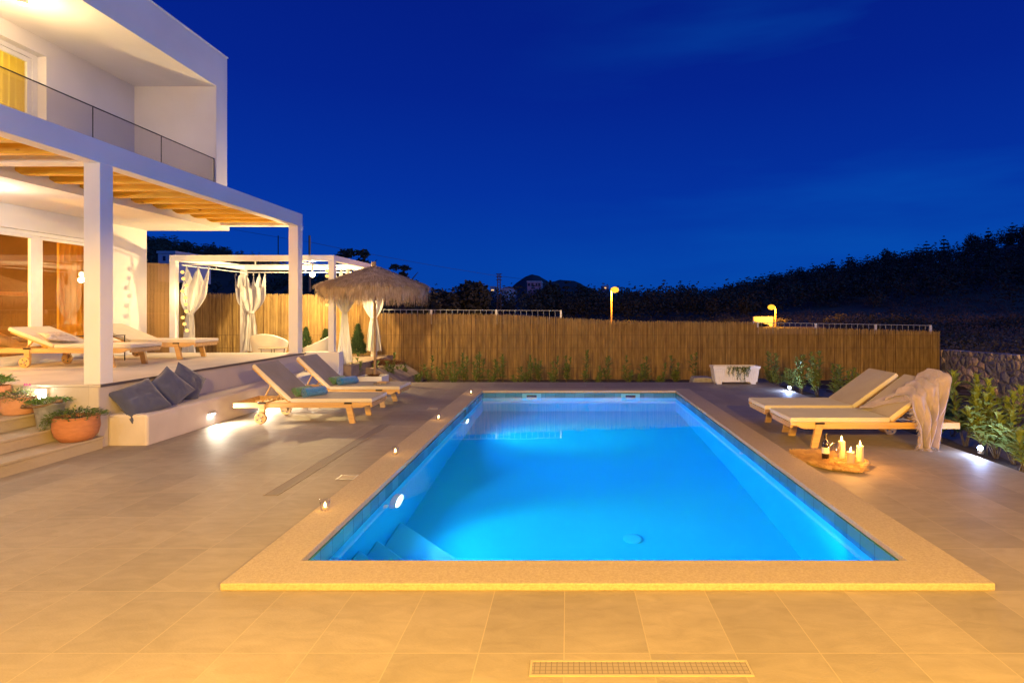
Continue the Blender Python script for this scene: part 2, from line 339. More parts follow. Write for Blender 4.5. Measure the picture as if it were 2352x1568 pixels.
# glazed band tiles of the pool
def band_mat():
    m, nt, b = newmat('glazed pool tiles'); b.inputs['Roughness'].default_value = .25
    g = nt.nodes.new('ShaderNodeNewGeometry'); sx = nt.nodes.new('ShaderNodeSeparateXYZ'); lnk(nt, g.outputs['Position'], sx.inputs[0])
    a = nt.nodes.new('ShaderNodeMath'); a.operation = 'ADD'; lnk(nt, sx.outputs[0], a.inputs[0]); lnk(nt, sx.outputs[1], a.inputs[1])
    d = nt.nodes.new('ShaderNodeMath'); d.operation = 'DIVIDE'; d.inputs[1].default_value = .2; lnk(nt, a.outputs[0], d.inputs[0])
    fr = nt.nodes.new('ShaderNodeMath'); fr.operation = 'FRACT'; fl = nt.nodes.new('ShaderNodeMath'); fl.operation = 'FLOOR'
    lnk(nt, d.outputs[0], fr.inputs[0]); lnk(nt, d.outputs[0], fl.inputs[0])
    wn = nt.nodes.new('ShaderNodeTexWhiteNoise'); wn.noise_dimensions = '1D'; lnk(nt, fl.outputs[0], wn.inputs['W'])
    mx = nt.nodes.new('ShaderNodeMix'); mx.data_type = 'RGBA'; mx.inputs['A'].default_value = (.035,.16,.22,1); mx.inputs['B'].default_value = (.06,.235,.31,1)
    lnk(nt, wn.outputs['Value'], mx.inputs['Factor'])
    lt = nt.nodes.new('ShaderNodeMath'); lt.operation = 'LESS_THAN'; lt.inputs[1].default_value = .025; lnk(nt, fr.outputs[0], lt.inputs[0])
    m2 = nt.nodes.new('ShaderNodeMix'); m2.data_type = 'RGBA'; m2.inputs['B'].default_value = (.02,.06,.09,1)
    lnk(nt, mx.outputs['Result'], m2.inputs['A']); lnk(nt, lt.outputs[0], m2.inputs['Factor']); lnk(nt, m2.outputs['Result'], b.inputs['Base Color'])
    return m
M['band'] = band_mat()
def water_mat():
    m, nt, b = newmat('pool water')
    b.inputs['Base Color'].default_value = (.75,.95,1,1); b.inputs['Transmission Weight'].default_value = 1; b.inputs['Roughness'].default_value = 0; b.inputs['IOR'].default_value = 1.33
    tc = nt.nodes.new('ShaderNodeNewGeometry'); n = nt.nodes.new('ShaderNodeTexNoise'); n.inputs['Scale'].default_value = 1.6; n.inputs['Detail'].default_value = 1
    lnk(nt, tc.outputs['Position'], n.inputs[0])
    bp = nt.nodes.new('ShaderNodeBump'); bp.inputs['Strength'].default_value = .05; bp.inputs['Distance'].default_value = .04; lnk(nt, n.outputs[0], bp.inputs['Height']); lnk(nt, bp.outputs[0], b.inputs['Normal'])
    return m
M['water'] = water_mat()
def grate_mat(cell, w):
    m, nt, b = newmat('drain grate'); b.inputs['Roughness'].default_value = .45
    g = nt.nodes.new('ShaderNodeNewGeometry'); sx = nt.nodes.new('ShaderNodeSeparateXYZ'); lnk(nt, g.outputs['Position'], sx.inputs[0]); outs = []
    for i in (0, 1):
        d = nt.nodes.new('ShaderNodeMath'); d.operation = 'DIVIDE'; d.inputs[1].default_value = cell; f = nt.nodes.new('ShaderNodeMath'); f.operation = 'FRACT'; l = nt.nodes.new('ShaderNodeMath'); l.operation = 'LESS_THAN'; l.inputs[1].default_value = w
        lnk(nt, sx.outputs[i], d.inputs[0]); lnk(nt, d.outputs[0], f.inputs[0]); lnk(nt, f.outputs[0], l.inputs[0]); outs.append(l)
    mm = nt.nodes.new('ShaderNodeMath'); mm.operation = 'MAXIMUM'; lnk(nt, outs[0].outputs[0], mm.inputs[0]); lnk(nt, outs[1].outputs[0], mm.inputs[1])
    mx = nt.nodes.new('ShaderNodeMix'); mx.data_type = 'RGBA'; mx.inputs['A'].default_value = (.30,.25,.18,1); mx.inputs['B'].default_value = (.17,.135,.09,1)
    lnk(nt, mm.outputs[0], mx.inputs['Factor']); lnk(nt, mx.outputs['Result'], b.inputs['Base Color']); return m
M['skim'] = mat('skimmer plastic', (.10,.40,.50), .5); M['grate'] = grate_mat(.026, .16); M['grate_dark'] = mat('slot grate', (.235,.19,.145), .7, (.20,.16,.12), scale=60)

# ------------------------------------------------------------------ lights
def light(name, typ, loc, power, color, size=.05, aim=None, spot=None, blend=.5):
    l = bpy.data.lights.new(name, typ); l.energy = power; l.color = color
    if typ == 'AREA': l.shape = 'DISK'; l.size = size
    else: l.shadow_soft_size = size
    if typ == 'SPOT': l.spot_size = R(spot); l.spot_blend = blend
    o = bpy.data.objects.new(name, l); col.objects.link(o); o.location = loc
    if aim is not None: o.rotation_euler = (Vector(aim) - Vector(loc)).to_track_quat('-Z', 'Y').to_euler()
    return o

# ------------------------------------------------------------------ ground, hills, deck
RIDGE = [(-900,560),(-400,575),(340,572),(500,600),(660,635),(760,668),(850,700),(1000,716),(1300,716),(1640,706),(1800,668),(2000,636),(2200,600),(2352,560),(2700,520),(3300,560)]
def ridge_py(px):
    for (a, pa), (b, pb) in zip(RIDGE, RIDGE[1:]):
        if a <= px <= b: return pa + (pb-pa)*(px-a)/(b-a)
    return 575
YR = 200.0
def ground_z(x, y):
    if y < 60: return -.27
    px = CX + x*F/y
    top = CZ + (HY - ridge_py(max(-900, min(3300, px)))) * YR/F
    t = min(1, max(0, (y-70)/(YR-70))); t = t*t*(3-2*t)
    z = -.27 + (top+.27)*t
    z += 1.2*t*noise.noise((x*.03, y*.03, 0)) + .3*min(1,(y-60)/20)*noise.noise((x*.12, y*.12, 3))
    if y > YR: z -= (y-YR)*.12
    return z
g = MB()
ys = [-30,-5,1.5,2.6,5,8,10,12.3,13.3,15,16,20,30,45,60,66,72,80,88,96,104,112,120,130,140,150,160,170,180,190,200,215,240,300,500,1200]
nx = 150
vs = []
for y in ys:
    for i in range(nx+1):
        px = -900 + 4200*i/nx
        if y < 60:
            x = (i/nx-.5) * (90 + 2*abs(y)) * 2
        else: x = (px-CX)/F*y
        vs.append((x, y, -2.4 if (-3.4 < x < 4.2 and 2 < y < 12.6) else ground_z(x, y)))
fs = [(j*(nx+1)+i, j*(nx+1)+i+1, (j+1)*(nx+1)+i+1, (j+1)*(nx+1)+i) for j in range(len(ys)-1) for i in range(nx)]
g.add(vs, fs); tag(g.build('ground', M['ground'], smooth=True), kind='structure')

PX0, PX1, PY0, PY1 = -1.721, 2.193, 3.655, 11.47        # inside of the pool
CO = .333
def ring(mb, ox0, ox1, oy0, oy1, ix0, ix1, iy0, iy1, z0, z1):
    xs, yy = [ox0, ix0, ix1, ox1], [oy0, iy0, iy1, oy1]
    v = [(x, y, z) for z in (z0, z1) for y in yy for x in xs]
    f = []
    for j in range(3):
        for i in range(3):
            if i == 1 and j == 1: continue
            a = j*4+i
            f.append((a+16, a+17, a+21, a+20)); f.append((a, a+4, a+5, a+1))
    for a, b in ((0,1),(1,2),(2,3)): f.append((a, b, b+16, a+16))
    for a, b in ((15,14),(14,13),(13,12)): f.append((a, b, b+16, a+16))
    for a, b in ((3,7),(7,11),(11,15)): f.append((a, b, b+16, a+16))
    for a, b in ((12,8),(8,4),(4,0)): f.append((a, b, b+16, a+16))
    for a, b in ((6,5),(10,6),(9,10),(5,9)): f.append((a, b, b+16, a+16))
    mb.add(v, f)
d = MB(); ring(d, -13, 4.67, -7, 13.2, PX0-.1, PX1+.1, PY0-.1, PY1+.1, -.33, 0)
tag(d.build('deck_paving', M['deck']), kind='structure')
gr = MB(); gr.box(4.9, 9.6, 3, 15.5, -.4, -.2); gr.grid(lambda u, v: (4.62+u*6, 2.2+v*13.6, -.16-.11*min(1, u*3) + .035*noise.noise((u*25, v*50, 0))), 60, 120)
gr.v = gr.v[8:]; gr.f = [tuple(i-8 for i in f) for f in gr.f[6:]]; gr.m = gr.m[6:]
tag(gr.build('gravel_ground', M['gravel'], smooth=True), kind='structure')
so = MB(); so.grid(lambda u, v: (-4.8+u*15.5, 13.12+v*2.4, -.27+.05*v + .03*noise.noise((u*40, v*8, 5))), 120, 16)
so.grid(lambda u, v: (4.6+u*.62, 4.8+v*8.6, -.10 + .03*noise.noise((u*4, v*30, 9))), 6, 90)
tag(so.build('planting_soil', M['soil'], smooth=True), kind='structure')

# ------------------------------------------------------------------ pool
pool = thing('swimming_pool', (.236, 7.56, 0), 'rectangular swimming pool glowing blue, framed by a sand coloured stone border', 'swimming pool')
WZ, PD = -.085, -1.56
c = MB(); ring(c, PX0-CO, PX1+CO, 3.341, PY1+CO, PX0, PX1, PY0, PY1, .002, .046); c.build('coping', M['coping'], pool, bevel=.006)
b = MB(); ring(b, PX0-.09, PX1+.09, PY0-.09, PY1+.09, PX0+.012, PX1-.012, PY0+.012, PY1-.012, -.19, -.001); b.build('tile_band', M['band'], pool)
s = MB()
x0, x1, y0, y1 = PX0+.002, PX1-.002, PY0+.002, PY1-.002
s.add([(x0,y0,PD),(x1,y0,PD),(x1,y1,PD),(x0,y1,PD),(x0,y0,-.02),(x1,y0,-.02),(x1,y1,-.02),(x0,y1,-.02)],
      [(0,1,2,3),(0,4,5,1),(1,5,6,2),(2,6,7,3),(3,7,4,0)])
s.build('pool_basin', M['pool'], pool)
for e, dz in ((.52,-.30),(1.0,-.58),(1.45,-.87),(2.15,-1.18)):
    q = MB(); zt = WZ+dz; cx, cy = x0+.004, y0+.004
    q.add([(cx,cy,PD+.01),(cx+e,cy,PD+.01),(cx,cy+e,PD+.01),(cx,cy,zt),(cx+e,cy,zt),(cx,cy+e,zt)], [(3,4,5),(1,2,5,4),(0,2,1),(0,3,5,2),(0,1,4,3)])
    q.build('pool_step', M['poolstep'], pool, bevel=.015)
for cx in (-.73, 1.27):
    q = MB(); q.box(cx-.19, cx+.19, PY1-.03, PY1-.008, -.135, -.012); fr = q.build('skimmer', M['skim'], pool, bevel=.004)
    q = MB(); q.box(cx-.10, cx+.10, PY1-.035, PY1-.031, -.085, -.04); q.build('opening', M['darkpane'], fr)
for cy in (5.60, 9.40):
    Mx = Matrix.Translation((x0, cy, -.50)) @ Matrix.Rotation(R(90), 4, 'Y')
    q = MB(); q.lathe([(.15,0),(.15,.05),(.135,.06),(.125,.05)], 32, M=Mx); lf = q.build('pool_light', M['white_plastic'], pool, smooth=True, auto=40)
    q = MB(); q.lathe([(.123,.045)], 32, M=Mx, capb=False, capt=True); q.build('lens', M['poollamp'], lf)
    l_ = light('pool_lamp', 'AREA', (x0+.08, cy, -.50), 125, (.001,.25,1), .22, aim=(x0+2, cy, -.62)); l_.data.spread = R(150)
    l_ = light('pool_lamp', 'SPOT', (x0+.10, cy, -.50), 560, (.08,.72,1), .28, aim=(x0+1.30, cy+.05, PD), spot=72, blend=1)
    Mx2 = Matrix.Translation((x0, cy-.30, -.35)) @ Matrix.Rotation(R(90), 4, 'Y')
    q = MB(); q.lathe([(.035,0),(.035,.03),(.02,.03),(.02,.01)], 16, M=Mx2); q.build('inlet', M['white_plastic'], pool)
light('pool_lamp', 'SPOT', (x0+.14, 6.05, -.75), 620, (.6,.9,1), .05, aim=(-.55, 4.75, -1.42), spot=38, blend=1)  # added spot with no fixture, brightens the near corner steps
light('pool_lamp', 'AREA', (x1-.25, 4.3, -.45), 14, (.003,.40,1), .2, aim=(x1-2, 7.5, -1.2))
q = MB(); q.lathe([(.10,.0),(.10,.012),(.07,.02),(0.01,.022)], 32, M=Matrix.Translation((.66,5.75,PD+.004))); q.build('floor_drain', M['poolstep'], pool, smooth=True)
Mx2 = Matrix.Translation((x1, 7.1, -.25)) @ Matrix.Rotation(R(-90), 4, 'Y')
q = MB(); q.lathe([(.04,0),(.04,.03),(.02,.03),(.02,.01)], 16, M=Mx2); q.build('inlet', M['white_plastic'], pool)
w = MB(); w.grid(lambda u, v: (x0+.012+(x1-x0-.024)*u, y0+.012+(y1-y0-.024)*v, WZ), 2, 2)
tag(w.build('pool_water', M['water']), kind='structure')

# drains and lids let into the deck
t = thing('floor_drain', (.335, 2.615, 0), 'long flat drain with square mesh grate in the near paving', 'drain')
q = MB(); q.box(-.165,.835,2.57,2.665,.001,.003); q.build('grate', M['grate'], t)
q = MB()
for a in ((-.175,.845,2.56,2.57),(-.175,.845,2.665,2.675),(-.175,-.165,2.57,2.665),(.835,.845,2.57,2.665)): q.box(*a, .0005, .005)
q.build('frame', M['step'], t)
t = thing('slot_drain', (-2.67, 6.6, 0), 'long narrow slot drain with two bright metal rims left of the pool', 'drain')
q = MB(); q.box(-2.727,-2.603,5.08,8.3,.001,.003); q.build('grate', M['grate_dark'], t)
for xx in (-2.735, -2.61):
    q = MB(); q.box(xx,xx+.007,5.08,8.3,.0005,.005); q.build('rim', M['step'], t)
for i, (x, y) in enumerate(((-2.19, 5.62), (-2.28, 9.6))):
    t = thing('skimmer_lid', (x, y, 0), ('small square pale lid in the paving between the slot drain and the pool', 'small square pale lid in the paving near the wooden lounger feet')[i], 'lid', 'square lids in the paving')
    q = MB(); q.box(x-.075,x+.075,y-.06,y+.06,.0005,.006); q.build('lid', M['step'], t, bevel=.003)
    q = MB(); ring(q, x-.09,x+.09,y-.075,y+.075,x-.078,x+.078,y-.063,y+.063,.0005,.008); q.build('frame', M['steel'], t)

# ------------------------------------------------------------------ house, terrace, pergola
XP = -5.66
ter = MB()
ter.box(-14, XP+.0, 6.85, 12.15, -.3, .735)
ter.box(-14, -6.98, 2.0, 6.85, -.3, .735)
tag(ter.build('terrace', M['plaster_grey']), kind='structure')
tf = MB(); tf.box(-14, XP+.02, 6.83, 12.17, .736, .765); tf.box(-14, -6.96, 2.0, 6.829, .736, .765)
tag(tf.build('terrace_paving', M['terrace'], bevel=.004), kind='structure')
te = thing('terrace_edge_trim', (XP+.02, 9.5, .74), 'thin dark metal strip along the terrace edge above the built-in bench', 'edge trim')
q = MB(); q.box(XP+.021, XP+.028, 6.83, 12.17, .735, .767); q.build('trim_strip', M['darkedge'], te)

st = thing('stone_steps', (-6.2, 5.5, 0), 'flight of four pale limestone steps climbing left to the terrace', 'steps')
for i, (xa, xb) in enumerate(((-5.93,-5.60),(-6.28,-5.93),(-6.62,-6.28),(-6.96,-6.62))):
    z = .15*(i+1)
    q = MB(); q.box(-6.97, xb-.012, 3.4, 6.83, z-.15+(.001 if i else -.2), z-.032); q.build('riser', M['step'], st)
    q = MB(); q.box(xa-.01, xb+.008, 3.38, 6.832, z-.031, z-.001); q.build('tread', M['step'], st, bevel=.006)
q = MB(); q.box(-6.974, XP-.003, 6.832, 6.848, .02, .733); q.build('side_cladding', M['terrace'], st)

bn = thing('built_in_bench', (-5.4, 9.4, 0), 'long low plastered bench built against the terrace wall, lit from below', 'bench')
q = MB(); q.box(XP+.003, -5.17, 6.96, 12.08, -.02, .385); q.build('bench_body', M['bench'], bn, bevel=.03)
for i, y in enumerate((8.2, 9.5, 10.85)):
    fx = thing('bench_light', (-5.17, y, .17), ('small slotted light in the bench front left of the loungers', 'small slotted light in the bench front behind the nearer slatted lounger', 'small slotted light in the bench front behind the farther slatted lounger')[i], 'wall light', 'slotted lights in the bench front')
    q = MB(); q.box(-5.168,-5.135,y-.075,y+.075,.172,.20); q.build('hood', M['steel'], fx, bevel=.003)
    q = MB(); q.box(-5.166,-5.140,y-.06,y+.06,.164,.170); q.build('led_strip', M['led'], fx)
    light('bench_lamp', 'SPOT', (-5.08, y, .175), (120, 100, 80)[i], (1,.84,.62), .03, aim=(-4.80, y, 0), spot=165, blend=.9)

# house
hs = thing('white_villa', (-11, 8, 0), 'white two-storey cubic villa with a recessed balcony and glass railing', 'house')
XW = -9.0
q = MB()
q.box(-9.35, XW, 10.98, 12.1, .7, 3.38); q.box(-14, -9.351, 11.75, 12.1, .7, 3.38); q.box(-9.35, XW, 2.2, 10.98, 3.0, 3.38)
q.build('ground_floor_wall', M['plaster'], hs)
q = MB(); q.box(-14, -13.7, 2.2, 10.98, .7, 3.38); q.box(-13.7, XW, 2.0, 2.2, .7, 3.38); q.build('rear_wall', M['brownroom'], hs)
q = MB(); q.box(-14, -7.28, 2.0, 12.18, 3.381, 3.78); q.build('balcony_slab', M['plaster'], hs, bevel=.004)
q = MB(); q.box(-14, -7.28, 2.0, 12.1, 6.31, 7.05); q.build('roof_slab', M['plaster'], hs, bevel=.004)
q = MB(); q.box(-14.02, -7.265, 1.98, 12.115, 7.051, 7.075); q.build('roof_flashing', M['white_metal'], hs)
q = MB(); q.box(-14, -7.282, 11.73, 12.098, 3.781, 6.309); q.build('side_wall', M['plaster'], hs)
q = MB(); q.box(-14, -7.282, 2.002, 2.37, 3.781, 6.309); q.build('side_wall', M['plaster'], hs)
q = MB(); q.box(-9.3, -8.98, 9.75, 11.73, 3.781, 6.309); q.box(-9.3, -8.98, 7.2, 9.75, 6.03, 6.309); q.box(-9.3, -8.98, 2.37, 7.2, 3.781, 6.309)
q.build('upper_wall', M['plaster'], hs)
q = MB(); q.box(-12.5, -12.3, 5.5, 11.73, 3.781, 6.309); q.build('bedroom_wall', M['plaster'], hs)
# upper window
q = MB()
for a in ((9.66,9.749,3.782,6.029),(7.201,7.28,3.782,6.029),(7.28,9.66,5.95,6.029),(7.28,9.66,3.782,3.86)): q.box(-9.2,-9.13,*a)
wf = q.build('balcony_door_frame', M['white_metal'], hs, bevel=.004)
q = MB(); 
for a in ((9.575,9.655,3.865,5.945),(8.35,8.42,3.865,5.945),(8.42,9.575,5.87,5.945),(8.42,9.575,3.865,3.95)): q.box(-9.19,-9.145,*a)
q.build('door_sash', M['white_metal'], wf, bevel=.004)
q = MB(); q.box(-9.170,-9.165,7.28,9.6,3.87,5.93); q.build('pane', M['wglass'], wf)
def drape(y0, y1, x, z0, z1, folds, amp, lean=0):
    q = MB(); q.grid(lambda u, v: (x + amp*math.sin(u*folds*2*math.pi + .8*math.sin(u*9)) * (.6+.4*v), y0+(y1-y0)*(u + lean*(1-v)*(u-.5)), z0+(z1-z0)*v), int(folds*10), 8)
    return q
drape(9.25, 10.2, -9.5, 3.79, 6.2, 9, .04, .1).build('drape', M['yellow'], hs, smooth=True)
drape(7.4, 8.5, -9.52, 3.79, 6.2, 9, .04).build('drape', M['yellow'], hs, smooth=True)
light('bedroom_lamp', 'POINT', (-10.8, 8.8, 5.6), 230, (1,.72,.13), .2)
# ground floor sliding doors
q = MB()
q.box(-9.15,-9.05,9.62,9.70,.78,2.93); q.box(-9.15,-9.05,10.88,10.979,.78,2.93); q.box(-9.15,-9.05,2.3,10.979,2.931,2.999); q.box(-9.15,-9.05,2.3,10.979,.766,.80); q.box(-9.15,-9.05,6.9,6.98,.78,2.93)
df = q.build('sliding_door_frame', M['white_metal'], hs, bevel=.004)
for a, b_ in ((9.705,10.875),(8.30,9.615),(6.985,8.27)):
    x = -9.09 if a < 9.7 else -9.13
    q = MB(); q.box(x,x+.05,a,a+.085,.9203,2.8807); q.box(x,x+.05,b_-.085,b_,.9203,2.8807); q.box(x,x+.05,a,b_,2.881,2.928); q.box(x,x+.05,a,b_,.802,.92)
    sh = q.build('door_sash', M['white_metal'], df, bevel=.003)
    q = MB(); q.box(x+.022,x+.027,a+.08,b_-.08,.915,2.885); q.build('pane', M['wglass'], sh)
q = MB(); q.box(-13.7, -9.36, 2.2, 11.74, .766, .775); q.build('room_floor', M['roomfloor'], hs)
q = MB(); q.box(-12.1, -12.0, 7.0, 11.59, .776, 3.37); q.build('partition', M['brownroom'], hs)
q = MB(); q.box(-13.6, -9.36, 11.60, 11.74, .776, 3.37); q.build('partition', M['brownroom'], hs)
cu = drape(10.48, 11.3, -9.46, .79, 2.95, 7, .035, .0).build('ochre_curtain', M['ochre'], smooth=True)
tag(cu, 'ochre curtain hanging inside the ground floor glass door', 'curtain')
bed = thing('bed', (-10.9, 9.6, .78), 'unmade bed with rumpled ochre bedding and a wooden frame indoors', 'bed')
q = MB(); q.box(-11.95,-10.0,8.4,10.6,.85,1.08); q.build('mattress', M['bedding'], bed, bevel=.05)
q = MB(); q.grid(lambda u, v: (-11.9+1.95*u, 8.38+2.24*v, 1.13+.16*abs(noise.noise((u*3.1,v*3.7,1)))+.05*noise.noise((u*9,v*11,4))+.16*math.exp(-((v-.72)/.13)**2)-.30*max(0,abs(2*u-1)**12)-.30*abs(2*v-1)**12), 30, 30); q.build('duvet', M['bedding'], bed, smooth=True)
q = MB()
for (xx, yy) in ((-9.98,8.42),(-9.98,10.58)): q.tube([(xx,yy,.78),(xx,yy,2.0)], .045, 8)
q.box(-10.03,-9.93,8.3,10.66,1.93,2.0); q.build('bed_frame', M['orange_wood'], bed)
ch = thing('chandelier', (-10.7, 7.95, 2.6), 'glowing orange tiered chandelier seen through the glass door', 'chandelier')
for r_, zz in ((.3,2.62),(.22,2.45),(.12,2.28)):
    q = MB()
    for k in range(18):
        a = k*math.pi/9; q.box(-.035,.035,-.01,.01,zz-.16,zz, M=Matrix.Translation((-10.7+r_*math.cos(a), 7.95+r_*math.sin(a), 0)) @ Matrix.Rotation(a+1.57,4,'Z'))
    q.build('shade_ring', M['chand'], ch)
q = MB(); q.tube([(-10.7,7.95,2.3),(-10.7,7.95,3.37)],.008,6); q.build('suspension', M['grey_metal'], ch)
light('chandelier_lamp', 'POINT', (-10.7, 7.95, 2.1), 1500, (1,.46,.05), .15)
# balcony railing
for a, b_ in ((5.1,6.93),(6.95,8.51),(8.53,10.1),(10.12,11.45)):
    pass
rl = MB(); rl.box(-7.333,-7.317,2.38,11.72,4.80,4.814); rl.build('handrail', M['grey_metal'], hs)
ycut = [2.4, 5.55, 8.63, 10.05, 11.72]
ycut = [2.4, 4.2, 5.63, 8.63-1.55, 8.73, 10.2, 11.72]
for a, b_ in zip(ycut, ycut[1:]):
    q = MB(); q.box(-7.33,-7.32,a+.01,b_-.01,3.80,4.795); q.build('railing_glass', M['glass'], hs)
    q = MB(); q.box(-7.330,-7.320,b_-.005,b_+.005,3.79,4.80); q.build('railing_post', M['grey_metal'], hs)
# downlight on the balcony ceiling
for i, y in enumerate((6.9,)):
    dlx = -7.98*1.0
    fx = thing('ceiling_downlight', (-8.05, 8.36, 6.3), 'small cylindrical downlight glowing on the balcony ceiling', 'ceiling light')
    q = MB(); q.lathe([(.06,6.19),(.06,6.309)], 20, M=Matrix.Translation((-8.05,8.36,0))); q.build('housing', M['steel'], fx)
    q = MB(); q.lathe([(.052,6.186),(.001,6.184)], 20, M=Matrix.Translation((-8.05,8.36,0)), capb=False); q.build('lens', M['dl'], fx)
light('balcony_lamp', 'POINT', (-8.05, 8.36, 5.85), 78, (1,.66,.30), .16)
light('balcony_lamp', 'POINT', (-8.05, 5.2, 5.85), 78, (1,.66,.30), .16)
light('soffit_lamp', 'POINT', (-8.15, 7.6, 3.2), 70, (1,.86,.70), .05)
light('soffit_lamp', 'POINT', (-8.15, 4.4, 3.2), 70, (1,.86,.70), .05)

pg = thing('pergola', (-6.4, 9.5, 0), 'white pergola with square posts and exposed pine rafters beside the villa', 'pergola')
q = MB(); q.box(XP-.2, XP, 1.6, 12.08, 3.45, 3.72); q.build('front_beam', M['plaster'], pg, bevel=.004)
for y in (6.85, 11.88, 1.62):
    q = MB(); q.box(XP-.2, XP-.001, y, y+.199, .766 if y > 2 else 0, 3.449); q.build('post', M['plaster'], pg, bevel=.006)
    q = MB(); q.box(-7.278, XP-.201, y+.001, y+.199, 3.452, 3.718); q.build('cross_beam', M['plaster'], pg)
k = 0
for i in range(-5, 9):
    y = 7.44 + .494*i
    if y > 11.7: break
    if abs(y-6.95) < .2: continue
    q = MB(); q.prism([(-7.27,3.62),(-7.27,3.50),(-7.19,3.452),(XP-.203,3.452),(XP-.203,3.62)], y, y+.10); q.build('rafter', M['rafter'], pg, bevel=.003)
q = MB(); q.box(-7.277, XP-.203, 1.7, 11.87, 3.621, 3.64); 
pgr = q.build('roof_boards', M['rafter'], pg)
q = MB(); q.tube([(XP+.01+.035*math.cos(a)*1, 12.0, 3.40+.05*math.sin(a)) for a in [x*.4 for x in range(17)]], .006, 6); 
q.tube([(XP+.0,12.0,3.47),(XP+.05,12.0,3.44)],.006,6); hk = q.build('cable_coil', M['white_plastic'], pg)

# step light on the wall above the steps
fx = thing('step_wall_light', (-6.34, 6.83, .65), 'bright square light on the wall behind the potted herbs on the steps', 'wall light')
q = MB(); q.box(-6.40,-6.26,6.80,6.831,.60,.72); q.build('housing', M['white_plastic'], fx, bevel=.004)
q = MB(); q.box(-6.39,-6.27,6.792,6.799,.60,.70); q.build('lens', M['coollight'], fx)
light('step_lamp', 'POINT', (-6.33, 6.70, .64), 9, (1,.88,.66), .04)

# ------------------------------------------------------------------ gazebo with curtains
GX0, GX1, GY0, GY1, GZ = -8.50, -5.06, 12.25, 15.02, .46
pf = MB(); pf.box(-10.4, -4.75, 12.42, 15.4, -.3, GZ); tag(pf.build('gazebo_platform', M['flagstone'], bevel=.01), kind='structure')
blk = thing('white_end_wall', (-5.3,12.3,0), 'low white plastered wall block at the far end of the terrace', 'wall')
q = MB(); q.box(XP+.001, -4.92, 12.18, 12.41, -.3, .775); q.build('wall_block', M['plaster'], blk, bevel=.006)
q = MB(); q.box(-4.92,-4.89,12.25,12.33,.30,.36); q.build('socket', M['white_plastic'], blk)
gz = thing('gazebo', (-6.8,13.6,GZ), 'white metal gazebo frame with tied white curtains beyond the terrace', 'gazebo')
PW = .125
for (x, y, zb) in ((GX0,GY0,.766),(GX1,GY0,.776),(GX0,GY1-PW,GZ),(GX1,GY1-PW,GZ)):
    q = MB(); q.box(x-PW, x, y, y+PW, GZ if (x == GX0 and y == GY0) else zb, 2.74); q.build('post', M['white_metal'], gz, bevel=.004)
q = MB(); q.box(GX0-PW, GX1, GY0, GY0+PW, 2.742, 2.868); q.build('top_beam', M['white_metal'], gz, bevel=.003)
q = MB(); q.box(GX0-PW, GX1, GY1-PW, GY1, 2.742, 2.868); q.build('top_beam', M['white_metal'], gz, bevel=.003)
q = MB(); q.box(GX0-PW, GX0, GY0+PW+.001, GY1-PW-.001, 2.742, 2.868); q.build('top_beam', M['white_metal'], gz)
q = MB(); q.box(GX1-PW, GX1, GY0+PW+.001, GY1-PW-.001, 2.742, 2.868); q.build('top_beam', M['white_metal'], gz)
q = MB(); q.box(-6.285, -6.255, GY0+PW+.001, GY1-PW-.001, 2.80, 2.83); q.build('lamp_rail', M['white_metal'], gz)
RZ = 2.67
for a, b_ in (((GX0+.03,GY0+.18,RZ),(GX1-.2,GY0+.18,RZ)),((GX0+.03,GY1-.2,RZ),(GX1-.2,GY1-.2,RZ)),((GX0+.04,GY0+.18,RZ-.01),(GX0+.04,GY1-.2,RZ-.01)),((GX1-.18,GY0+.18,RZ-.01),(GX1-.18,GY1-.2,RZ-.01))):
    q = MB(); q.tube([a,b_],.011,8); m_ = tuple((p+r_)/2 for p, r_ in zip(a,b_)); q.tube([m_,(m_[0],m_[1],2.75)],.008,6); q.build('curtain_rod', M['white_metal'], gz)
